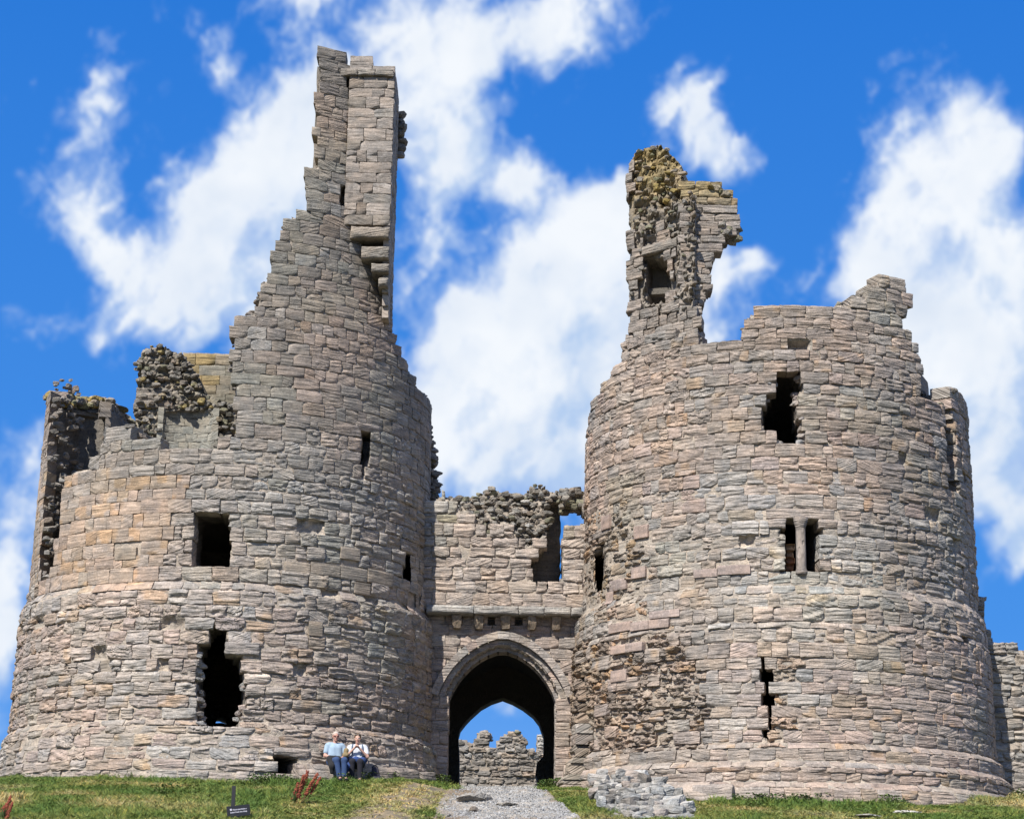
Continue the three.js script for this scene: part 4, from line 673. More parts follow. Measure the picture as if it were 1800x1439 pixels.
// ───────────────────────────── the curtain wall at the right ─────────────────────────────
{
  const zc = 1.6, SC = flat(0, zc, 0), XY = (x, y) => { const p = atZ(x, y, zc); return [p[0], p[1]]; };
  const wall = thing('curtain_wall', 'low ruined curtain wall running off behind the right tower at the photo edge', 'wall'), mason = new Mason(wall), R = rng(401), w = [0, 0, 0];
  const outline = [[1690, 1038], [1738, 1044], [1739, 1058], [1727, 1060], [1728, 1073], [1734, 1077], [1732, 1091], [1728, 1099], [1742, 1103], [1743, 1117], [1752, 1122], [1773, 1127], [1776, 1137], [1800, 1141], [1850, 1139], [1990, 1150], [1990, 1520], [1690, 1520]].map((p) => XY(...p));
  const m = (u, y) => inPoly(outline, u, y);
  lay(mason, SC, { seed: 51, u0: XY(1700, 1200)[0], u1: XY(1985, 1200)[0], y0: 3.6, y1: XY(1730, 1036)[1], mask: m, rag: .1, course: (y, R) => .22 + R() * .1, style: (px, py, R) => ({ tone: vary(blend(pick(R, PAL.leftMid), T.greyBrown, .35), R), amp: .03, out: (R() - .5) * .08, edge: .03, joint: .025, chip: .3, miss: .01 }) });
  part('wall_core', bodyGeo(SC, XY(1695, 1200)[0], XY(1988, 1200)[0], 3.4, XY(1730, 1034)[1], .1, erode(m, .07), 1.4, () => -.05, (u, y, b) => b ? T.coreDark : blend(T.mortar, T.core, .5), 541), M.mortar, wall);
  for (let k = 0; k < 60; k++) { const [u, y] = XY(mix(1776, 1985, R()), 1143 + R() * 4); SC.at(u, y - .03, -R() * 1.2, w); mason.rubble(w, null, .14 + R() * .08, vary(pick(R, PAL.rubble), R), R); }
  mason.finish();
}

// ───────────────────────────── broken inner wall seen over the left tower's front ─────────────────────────────
{
  const ruin = thing('ruined_inner_wall', 'broken rubble inner wall with curved ashlar recess, standing behind the left tower front', 'wall'), mason = new Mason(ruin), R = rng(501), w = [0, 0, 0];
  const z1 = 1.6, z2 = .7, XY = (x, y, z) => { const p = atZ(x, y, z); return [p[0], p[1]]; };
  const S1 = flat(0, z1, 0), S2 = flat(0, z2, 0);
  const rub = [[236, 850], [238, 760], [233, 715], [240, 690], [240, 640], [246, 616], [262, 608], [285, 608], [300, 614], [318, 620], [330, 636], [345, 660], [355, 682], [372, 696], [395, 706], [416, 715], [418, 850]].map((p) => XY(...p, z1));
  const niche = [[286, 850], [284, 730], [292, 724], [330, 720], [366, 722], [372, 732], [374, 850]].map((p) => XY(...p, z1));
  const ash = [[300, 850], [316, 616], [340, 617], [372, 616], [407, 618], [411, 650], [413, 680], [416, 850]].map((p) => XY(...p, z2));
  const m1 = (u, y) => inPoly(rub, u, y) && !inPoly(niche, u, y), y0 = XY(300, 845, z1)[1], y1 = XY(270, 604, z1)[1];
  const facing = (u, y) => { const [a, b] = toPx(u, y, z1); return b > 690 && b < 716 && a < 300; };
  part('wall_core', bodyGeo(S1, XY(230, 700, z1)[0], XY(422, 700, z1)[0], y0, y1, .055, m1, .95, (u, y) => facing(u, y) ? -.05 : -.1 + .2 * (fbm(u * 2, y * 2, 3, 9) - .5) + tornRelief(u, y, 505), (u, y) => blend(blend(T.core, T.greyBrown, .6), T.moss, .35 * vn2(u * 3, y * 3, 4)), 507), M.rubble, ruin);
  for (let k = 0; k < 330; k++) { const [u, y] = XY(mix(238, 416, R()), mix(608, 790, R()), z1); if (!m1(u, y)) continue; S1.at(u, y, -.04 + (R() - .5) * .2, w); mason.rubble(w, null, .07 + R() * .09, vary(pick(R, R() < .18 ? PAL.lichen : PAL.rubble), R), R); }
  lay(mason, S1, { seed: 61, u0: XY(236, 700, z1)[0], u1: XY(302, 700, z1)[0], y0: XY(270, 717, z1)[1], y1: XY(270, 690, z1)[1], mask: (u, y) => m1(u, y), rag: .1, style: (px, py, R) => ({ tone: vary(pick(R, PAL.leftTop), R), amp: .015, edge: .02, joint: .018 }) });
  lay(mason, S2, { seed: 62, u0: XY(318, 700, z2)[0], u1: XY(415, 700, z2)[0], y0: XY(350, 760, z2)[1], y1: XY(350, 614, z2)[1], mask: (u, y) => inPoly(ash, u, y), rag: .03, course: (y, R) => .25 + R() * .07, style: (px, py, R) => ({ tone: vary(blend(pick(R, PAL.leftTop), px < 372 ? T.lichen : T.moss, px < 372 && py < 670 ? .6 : .3), R), amp: .008, out: (R() - .5) * .02, edge: .01, joint: .012, mat: M.ashlar }) });
  part('wall_core', bodyGeo(S2, XY(310, 700, z2)[0], XY(416, 700, z2)[0], y0, XY(350, 613, z2)[1], .1, erode((u, y) => inPoly(ash, u, y), .05), .7, () => -.05, T.core, 509), M.mortar, ruin);
  // the curved recess of dressed stone
  const a = XY(285, 760, z1), b = XY(374, 760, z1), mid = (a[0] + b[0]) / 2, rad = (b[0] - a[0]) / 2;
  const N = { at(u, y, d, o) { const th = u / rad; o[0] = mid + (rad - d) * Math.sin(th); o[1] = y; o[2] = z1 + .06 - (rad - d) * Math.cos(th) * .45; return o; } };
  lay(mason, N, { seed: 63, u0: -rad * 1.5, u1: rad * 1.5, y0: y0, y1: XY(330, 722, z1)[1], mask: () => true, rag: 0, course: (y, R) => .2 + R() * .05, len: (u, y, R) => .24 + R() * .2, style: (px, py, R) => ({ tone: vary(blend(T.grey, T.moss, .3), R, .1), amp: .006, out: (R() - .5) * .015, edge: .01, joint: .012, mat: M.ashlar }) });
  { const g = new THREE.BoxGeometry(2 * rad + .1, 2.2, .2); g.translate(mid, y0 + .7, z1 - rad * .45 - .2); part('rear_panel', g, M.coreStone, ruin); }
  mason.finish();
}

// ───────────────────────────── the ground ─────────────────────────────
const LINE = [[-260, 1376, -2.5], [5, 1373, -.3], [60, 1369, 2.8], [200, 1366, 4.9], [400, 1377, 5.9], [520, 1377, 5.6], [600, 1375, 5.0], [690, 1371, 3.2], [740, 1371, 1.6], [775, 1377, .8], [806, 1385, .5], [884, 1386, .45], [950, 1386, .45], [990, 1384, .6], [1040, 1388, 1.6], [1150, 1397, 4.8], [1250, 1406, 6.1], [1400, 1412, 6.7], [1550, 1413, 6.4], [1700, 1405, 4.2], [1765, 1400, 1.5], [1800, 1399, -1], [2050, 1404, -1]].map(([x, y, z]) => { const p = atZ(x, y, z); return [p[0], p[1], z]; });
const lineH = LINE.map((p) => [p[0], p[1]]), lineZ = LINE.map((p) => [p[0], p[2]]);
const fall = (z) => z < 5 ? .10 * z : z < 18 ? .5 + .175 * (z - 5) : .5 + 2.275 + .078 * (z - 18);
function groundY(x, z) {
  const xc = clamp(x, -14, 14), h0 = lerpList(lineH, xc), z0 = lerpList(lineZ, xc);
  let h = z > z0 ? h0 - (fall(z) - fall(z0)) : h0 - .02 * Math.max(0, -1 - z) * sstep(-40, -60, z);
  if (z > z0) h += .10 * (fbm(x * .5 + 9, z * .5, 3, 600) - .5) * sstep(0, 2.5, z - z0) + .05 * (fbm(x * 2.2, z * 2.2, 2, 602) - .5) * sstep(0, 1, z - z0);
  const out = Math.max(Math.abs(x) - 60, -z - 120, z - 80, 0); return h - Math.min(20, out * .05);
}
function groundHit(px, py) { const d = ray(px, py), c = camera.position; let t = 20; for (; t < 120; t += .04) if (c.y + d.y * t < groundY(c.x + d.x * t, c.z + d.z * t)) break; return [c.x + d.x * t, groundY(c.x + d.x * t, c.z + d.z * t), c.z + d.z * t]; }
const pathL = [[-10, atZ(806, 1386, -.3)[0] - .1]], pathR = [[-10, atZ(946, 1386, -.3)[0] + .2]];
for (const [a, b, y] of [[800, 946, 1389], [792, 962, 1398], [782, 970, 1408], [776, 985, 1420], [770, 1010, 1434]]) { const p = groundHit(a, y), q = groundHit(b, y); pathL.push([p[2], p[0]]); pathR.push([q[2], q[0]]); }
pathL.push([30, pathL[5][1] - .6]); pathR.push([30, pathR[5][1] + .8]);
const onPath = (x, z, e = 0) => z < 26 && x > lerpList(pathL, z) - e + .25 * (vn2(z * 1.7, 3, 611) - .5) && x < lerpList(pathR, z) + e + .25 * (vn2(z * 1.7, 9, 612) - .5);
// worn, dry ground beside the path
const track = [[760, 1384], [735, 1398], [700, 1415], [655, 1439]].map(([a, b]) => { const p = groundHit(a, b); return [p[2], p[0]]; });
const worn = (x, z) => clamp((z < track[0][0] - .4 ? 0 : sstep(.85, .35, Math.abs(x - lerpList(track, z) + .25 * (vn2(z * 1.3, 2, 619) - .5))) * (.55 + .7 * fbm(x * 1.6, z * 1.1, 3, 620))) + .55 * sstep(.56, .72, fbm(x * .45, z * .7, 4, 622)), 0, 1);
{
  const axis = (a, b, st, far) => { const L = []; for (let v = a; v <= b + 1e-6; v += st) L.push(v); let s = st, v = b; while (v < far) { s *= 1.35; v += s; L.push(v); } s = st; v = a; while (v > -far) { s *= 1.35; v -= s; L.unshift(v); } return L; };
  const X = axis(-15, 15, .16, 2500), Z = axis(-3, 20, .14, 2500), P = [], C = [], U = [], I = [];
  for (const z of Z) for (const x of X) {
    P.push(x, groundY(x, z), z); U.push(x * .5, z * .5);
    const m = worn(x, z), k = fbm(x * .8, z * .8, 3, 630); const g = blend([.095, .11, .03], [.19, .165, .065], k), d = [.36, .285, .185]; C.push(...blend(g, d, m));
  }
  for (let j = 0; j < Z.length - 1; j++) for (let i = 0; i < X.length - 1; i++) { const a = j * X.length + i, b = a + 1, c = a + X.length, d = c + 1; I.push(a, c, b, b, c, d); }
  const g = new THREE.BufferGeometry(); g.setAttribute('position', new THREE.Float32BufferAttribute(P, 3)); g.setAttribute('uv', new THREE.Float32BufferAttribute(U, 2)); g.setAttribute('color', new THREE.Float32BufferAttribute(C, 3)); g.setIndex(I); g.computeVertexNormals();
  structure('ground', g, new THREE.MeshStandardMaterial({ name: 'turf soil', vertexColors: true, map: groundMap, roughness: 1 }));
  // the gravel path up to the gate
  const PP = [], PU = [], PI = [], PC = []; let rows = 0; const n = 26;
  for (let z = -10; z <= 28; z += .12) { const a = lerpList(pathL, z) - .15, b = lerpList(pathR, z) + .15; for (let i = 0; i <= n; i++) { const x = mix(a, b, i / n); PP.push(x, groundY(x, z) + .012 + (i > 0 && i < n ? .03 + .05 * (fbm(x * 2.4, z * 2.4, 3, 640) - .45) : -.03), z); PU.push(x * .5, z * .5); const er = clamp(sstep(.48, .66, fbm(x * .9 + 5, z * .55, 4, 645)) * .8 + sstep(.32, .08, i / n) * .5 + sstep(.9, 1, i / n) * .4, 0, 1), vv = .85 + .3 * fbm(x * .5, z * .7, 3, 648); PC.push(...shade(blend([.60, .56, .515], [.37, .29, .215], er), vv)); } rows++; }
  for (let j = 0; j < rows - 1; j++) for (let i = 0; i < n; i++) { const a = j * (n + 1) + i, b = a + 1, c = a + n + 1, d = c + 1; PI.push(a, c, b, b, c, d); }
  const pg = new THREE.BufferGeometry(); pg.setAttribute('position', new THREE.Float32BufferAttribute(PP, 3)); pg.setAttribute('uv', new THREE.Float32BufferAttribute(PU, 2)); pg.setAttribute('color', new THREE.Float32BufferAttribute(PC, 3)); pg.setIndex(PI); pg.computeVertexNormals();
  structure('path', pg, new THREE.MeshStandardMaterial({ name: 'pale gravel', vertexColors: true, map: gravelMap, bumpMap: gravelBump, bumpScale: .03, roughness: 1 }));
}
// grass
const blades = (seed, n, h, spread, bend) => {
  const R = rng(seed), P = [], C = [], I = [];
  for (let k = 0; k < n; k++) {
    const a = R() * 6.283, r = R() * spread, x = r * Math.cos(a), z = r * Math.sin(a), H = h * (.5 + R() * .7), W = .006 + R() * .006, la = R() * 6.283, l = bend * (.3 + R()) * H, f = R() * 3.14, dx = Math.cos(f) * W, dz = Math.sin(f) * W, lx = Math.cos(la) * l + .25 * H * bend, lz = Math.sin(la) * l, v = .65 + R() * .7, b = P.length / 3;
    P.push(x - dx, -.02, z - dz, x + dx, -.02, z + dz, x + lx * .35 - dx * .8, H * .6, z + lz * .35 - dz * .8, x + lx * .35 + dx * .8, H * .6, z + lz * .35 + dz * .8, x + lx, H, z + lz);
    const dry = R() < .3 ? 1 : 0; for (let q = 0; q < 5; q++) { const t = v * (q > 1 ? 1.1 : .9); C.push(t * (dry ? 1.5 : 1), t * (dry ? 1.15 : 1), t * (dry ? .9 : 1)); } I.push(b, b + 1, b + 3, b, b + 3, b + 2, b + 2, b + 3, b + 4);
  }
  const g = new THREE.BufferGeometry(); g.setAttribute('position', new THREE.Float32BufferAttribute(P, 3)); g.setAttribute('color', new THREE.Float32BufferAttribute(C, 3)); g.setIndex(I); g.computeVertexNormals(); return g;
};
{
  const mat = new THREE.MeshStandardMaterial({ name: 'grass blades', vertexColors: true, roughness: .8, side: THREE.DoubleSide });
  const R = rng(700), sets = [[], [], []], m = new THREE.Matrix4(), q = new THREE.Quaternion(), e = new THREE.Euler(), col = new THREE.Color();
  for (let k = 0; k < 150000; k++) {
    const x = mix(-14, 14.5, R()), z = mix(-1.5, 17, Math.pow(R(), .85)), z0 = lerpList(lineZ, x); if (z < z0 - .3) continue;
    const path = onPath(x, z, -.02); if (path) continue;
    const wn = worn(x, z); if (R() < wn * .93) continue;
    const y = groundY(x, z), [px, py] = toPx(x, y, z); if (px < -30 || px > 1830 || py > 1475 || py < 1340) continue;
    const west = x < lerpList(pathL, z), long = west ? clamp(.45 + .9 * (fbm(x * .6 + 4, z * .6, 3, 710) - .35), .2, 1) * (x > -4.5 ? .7 : 1) : .32 + .3 * sstep(1, 8, x - 8) + .4 * sstep(.55, .7, fbm(x * .9, z * .9, 2, 712));
    const nearEdge = Math.abs(x - lerpList(pathL, z)) < .5 || Math.abs(x - lerpList(pathR, z)) < .5;
    const t = clamp(fbm(x * .75 + 20, z * .9, 4, 720) * 1.5 - .36 + (R() - .5) * .35 - (nearEdge || z - z0 < 1.2 ? .25 : 0), 0, 1), dry = x > 11.5 ? .35 : 0;
    const c = blend(blend([.075, .135, .022], [.20, .215, .055], t), [.42, .345, .17], clamp(sstep(.5, .95, t) * .75 + wn * .6 + dry, 0, 1));
    const clump = sstep(.62, .8, fbm(x * 2.3, z * 2.3, 2, 715)); const s = long * .62 * (.7 + R() * .5) * (1 + 1.1 * clump) + (z - z0 < .5 && R() < .3 ? .35 : 0); e.set((R() - .5) * .4, R() * 6.28, (R() - .5) * .4); q.setFromEuler(e); m.compose(new V3(x, y, z), q, new V3(1, s, 1).multiplyScalar(.75 + .4 * long)); sets[k % 3].push([m.clone(), col.setRGB(...shade(c, 1.15)).clone()]);
  }
  const root = new THREE.Group(); root.name = 'grass'; root.userData = { kind: 'stuff', label: 'rough green and straw grass growing on the slope below the castle' }; scene.add(root);
  sets.forEach((S, i) => { const im = new THREE.InstancedMesh(blades(730 + i, 11, .19, .085, .7), mat, S.length); im.name = 'grass_blades'; im.castShadow = im.receiveShadow = true; im.userData.kind = 'stuff'; S.forEach(([a, c], k) => { im.setMatrixAt(k, a); im.setColorAt(k, c); }); root.add(im); });
  // nettles and broad-leaved weeds at the foot of the walls
  const weed = (() => { const q = rng(760), P = [], C = [], I = []; for (let k = 0; k < 26; k++) { const a = q() * 6.283, h = .05 + q() * .26, r = q() * .12, x = r * Math.cos(a), z = r * Math.sin(a), l = .05 + q() * .05, wd = .018 + q() * .014, ca = Math.cos(a) , sa = Math.sin(a), v = .6 + q() * .8, b = P.length / 3; P.push(x, h, z, x + ca * l * .5 - sa * wd, h + .02, z + sa * l * .5 + ca * wd, x + ca * l, h - .02, z + sa * l, x + ca * l * .5 + sa * wd, h + .02, z + sa * l * .5 - ca * wd); for (let i = 0; i < 4; i++) C.push(v, v, v); I.push(b, b + 1, b + 2, b, b + 2, b + 3); } const g = new THREE.BufferGeometry(); g.setAttribute('position', new THREE.Float32BufferAttribute(P, 3)); g.setAttribute('color', new THREE.Float32BufferAttribute(C, 3)); g.setIndex(I); g.computeVertexNormals(); return g; })();
  { const W = []; for (let k = 0; k < 1500; k++) { const x = mix(-13.5, 14, R()), z = lerpList(lineZ, x) + R() * R() * (R() < .8 ? .7 : 7); if (onPath(x, z, .1) || fbm(x * .9, z * .7, 3, 765) < (z - lerpList(lineZ, x) < .7 ? (x < -1.5 && x > -3.6 ? .42 : .60) : .66)) continue; e.set((R() - .5) * .3, R() * 6.28, (R() - .5) * .3); q.setFromEuler(e); const s = .35 + R() * .55; m.compose(new V3(x, groundY(x, z) - .02, z), q, new V3(s, s, s)); W.push([m.clone(), col.setRGB(...blend([.05, .11, .022], [.13, .16, .05], R())).clone()]); } const im = new THREE.InstancedMesh(weed, mat, W.length); im.name = 'weeds'; im.userData.kind = 'stuff'; im.castShadow = im.receiveShadow = true; W.forEach(([a, c], k) => { im.setMatrixAt(k, a); im.setColorAt(k, c); }); root.add(im); }
  // loose gravel lying on the path
  const G = [lump(R, .03, .018, .03, 1, [1, 1, 1]), lump(R, .03, .02, .03, 1, [1, 1, 1])], gm = M.rubble, list = [[], []];
  for (let k = 0; k < 26000; k++) { const z = mix(-4, 17, R()), a = lerpList(pathL, z), b = lerpList(pathR, z), x = mix(a - .1, b + .1, Math.pow(R(), .8)); if (!onPath(x, z) || R() < sstep(.46, .64, fbm(x * .9 + 5, z * .55, 4, 645)) * .8) continue; const y = groundY(x, z), [, py] = toPx(x, y, z); if (py > 1470) continue; const s = .35 + R() * R() * 1.3; e.set(R() * 6, R() * 6, R() * 6); q.setFromEuler(e); m.compose(new V3(x, y + .045, z), q, new V3(s, s, s)); const v = .40 + R() * .34; list[k & 1].push([m.clone(), col.setRGB(v, v * .94, v * .87).clone()]); }
  const gr = new THREE.Group(); gr.name = 'gravel'; gr.userData = { kind: 'stuff', label: 'loose pale gravel on the path to the gate' }; scene.add(gr);
  list.forEach((S, i) => { const im = new THREE.InstancedMesh(G[i], gm, S.length); im.name = 'gravel_stones'; im.userData.kind = 'stuff'; im.castShadow = im.receiveShadow = true; S.forEach(([a, c], k) => { im.setMatrixAt(k, a); im.setColorAt(k, c); }); gr.add(im); });
}
// rocks in the path and slabs in the turf
{
  const R = rng(800), rock = (px, py, w, h, d, tone, label, cat, group, name = 'rock') => { const p = groundHit(px, py), k = 1 / 3600 * (54 - p[2]), g = lump(R, w * k / 2, h, d, 3, tone); g.rotateY((R() - .5) * .5); const m = single(name, g, M.eroded, label, cat, group); m.position.set(p[0], p[1] + h * .25, p[2]); return m; };
  rock(832, 1409, 88, .19, .55, [.36, .33, .29], 'broad flat bedrock breaking through the gravel in the middle of the path', 'rock');
  rock(834, 1429, 27, .15, .18, [.20, .165, .13], 'dark brown rock sunk in the path, left of the smaller grey one', 'rock');
  rock(871, 1428, 18, .12, .15, [.30, .28, .25], 'small grey rock in the path right of the dark brown one', 'rock');
  rock(890, 1419, 50, .10, .25, [.42, .38, .32], 'pale flat rock in the path behind the small grey one', 'rock');
  rock(784, 1437, 22, .08, .2, [.28, .25, .22], 'dark stone at the left edge of the path, nearest the viewer', 'rock');
  rock(1418, 1411, 46, .07, .28, [.55, .52, .46], 'pale flat slab lying in the turf against the foot of the right tower', 'stone slab');
  rock(1530, 1436, 60, .06, .3, [.54, .51, .44], 'pale slab in the turf at the lower edge of the photo, left one of two', 'stone slab');
  rock(1600, 1431, 58, .09, .35, [.58, .55, .49], 'pale raised slab in the turf at the lower edge, right one of two', 'stone slab');
}
// the heap of fallen stones right of the path
{
  const heap = thing('stone_heap', 'low heap of pale grey fallen stones on the turf right of the path', 'stone heap'), R = rng(820);
  const z0 = groundHit(1120, 1436)[2] - .1;
  const top = [[1036, 1375], [1046, 1362], [1060, 1356], [1100, 1358], [1150, 1360], [1172, 1362], [1186, 1380], [1206, 1392], [1222, 1410], [1228, 1432]];
  const rows = 9;
  for (let r = 0; r < rows; r++) {
    const t = r / (rows - 1), z = z0 + .25 - 2.2 * t, y0 = 1447 - 84 * t;
    for (let px = 1038; px < 1226; ) {
      const big = (r < 2 ? 1.25 : 1) * (px < 1085 ? .6 : 1), wd = (.20 + R() * R() * .36) * big, k = 3600 / (54 - z); px += wd * k * .85;
      if (px > 1228) break; const low = lerpList(top, px); const py = y0 + (R() - .5) * 8 - (px < 1080 ? 4 : 0); if (py < low + 3 || (px < 1075 && py > 1392 + (px - 1038) * .8)) continue;
      const p = atZ(px - wd * k * .4, py, z + (R() - .5) * .2), tone = vary(pick(R, [[[.40, .38, .345], 5], [[.44, .425, .395], 4], [T.grey, 2], [T.greyPink, 1], [T.coreDark, 1]], .1), R, .3);
      const g = lump(R, wd * .95, (.15 + R() * .09) * Math.sqrt(big), .32 * big, 3, tone, true); g.rotateZ((R() - .5) * .35); g.rotateX((R() - .4) * .4); g.rotateY((R() - .5) * 1.2); g.translate(...p); part('stone', g, R() < .7 ? M.stone : M.rubble, heap);
    }
  }
  const P = [], I = []; // earth and small stuff that fills it
  const fillPts = [[1050, 1375, -1.75], [1165, 1375, -1.75], [1060, 1435, -.25], [1215, 1436, -.25], [1200, 1412, -1.0]].map(([x, y, dz]) => atZ(x, y, z0 + dz - .15));
  P.push(...fillPts.flat()); I.push(2, 3, 0, 0, 3, 4, 0, 4, 1); const fg = new THREE.BufferGeometry(); fg.setAttribute('position', new THREE.Float32BufferAttribute(P, 3)); fg.setIndex(I); fg.computeVertexNormals(); part('earth_fill', fg, M.coreStone, heap);
}
// ───────────────────────────── the court beyond the gate ─────────────────────────────
{
  const wallAt = (name, label, cat, z, pts, seed, tone, opt = {}) => {
    const root = thing(name, label, cat), mason = new Mason(root), S = flat(0, z, 0), poly = pts.map(([x, y]) => { const p = atZ(x, y, z); return [p[0], p[1]]; });
    const us = poly.map((p) => p[0]), ys = poly.map((p) => p[1]), u0 = Math.min(...us), u1 = Math.max(...us), y0 = Math.min(...ys), y1 = Math.max(...ys), m = (u, y) => inPoly(poly, u, y);
    lay(mason, S, { seed, u0, u1, y0, y1, mask: m, rag: .2, course: (y, R) => (opt.ch || .24) + R() * .1, len: (u, y, R) => .35 + R() * .5, style: (px, py, R) => ({ tone: vary(pick(R, tone), R, .2), amp: .035, out: (R() - .5) * .18, edge: .05, joint: .05, miss: .03, pit: .2, chip: .3 }) });
    part('wall_core', bodyGeo(S, u0, u1, y0, y1, .22, m, 1.2, () => -.10, blend(T.core, T.mortar, .3), seed + 1), M.mortar, root);
    const R = rng(seed + 3), w = [0, 0, 0]; for (let k = 0; k < (opt.n || 30); k++) { const i = 1 + (R() * (poly.length - 3) | 0), f = R(), a = poly[i], b = poly[i + 1]; S.at(mix(a[0], b[0], f), mix(a[1], b[1], f) - .12, -R() * .8, w); mason.rubble(w, null, .13 + R() * .14, vary(pick(R, PAL.rubble), R), R); }
    mason.finish();
  };
  const tn = [[T.greyBrown, 3], [T.brown, 1], [T.grey, 2], [T.tan, .8], [T.coreDark, 1]];
  wallAt('court_wall', 'long low rubble wall across the court, seen through the gate arch', 'wall', -44, [[770, 1430], [770, 1316], [806, 1317], [830, 1314], [860, 1316], [880, 1320], [905, 1317], [925, 1316], [942, 1321], [960, 1324], [990, 1326], [990, 1430]], 901, tn, { n: 60 });
  wallAt('ruined_tower', 'narrow ruined tower stump beyond the court wall, left one in the arch', 'tower', -62, [[832, 1340], [833, 1302], [838, 1300], [840, 1288], [846, 1284], [852, 1283], [858, 1284], [860, 1292], [859, 1318], [862, 1340]], 911, tn, { n: 16, ch: .3 });
  wallAt('ruined_tower', 'broad ruined tower stump with peaked top beyond the court wall, middle of the arch', 'tower', -60, [[872, 1340], [874, 1302], [880, 1296], [884, 1300], [888, 1290], [900, 1288], [906, 1284], [910, 1283], [914, 1290], [919, 1294], [921, 1301], [925, 1303], [925, 1340]], 921, tn, { n: 22, ch: .3 });
  wallAt('ruined_tower', 'slim pale tower stump at the right edge of the arch opening', 'tower', -66, [[943, 1340], [944, 1294], [951, 1293], [953, 1298], [966, 1298], [966, 1340]], 931, [[T.paleGrey, 2], [T.tan, 1], [T.grey, 1]], { n: 4, ch: .34 });
  wallAt('ruined_wall', 'low pale broken wall left of the tower stumps beyond the court wall', 'wall', -64, [[790, 1340], [790, 1300], [806, 1300], [814, 1304], [822, 1303], [830, 1306], [834, 1310], [834, 1340]], 941, [[T.paleGrey, 2], [T.grey, 2], [T.greyBrown, 1]], { n: 12, ch: .3 });
}
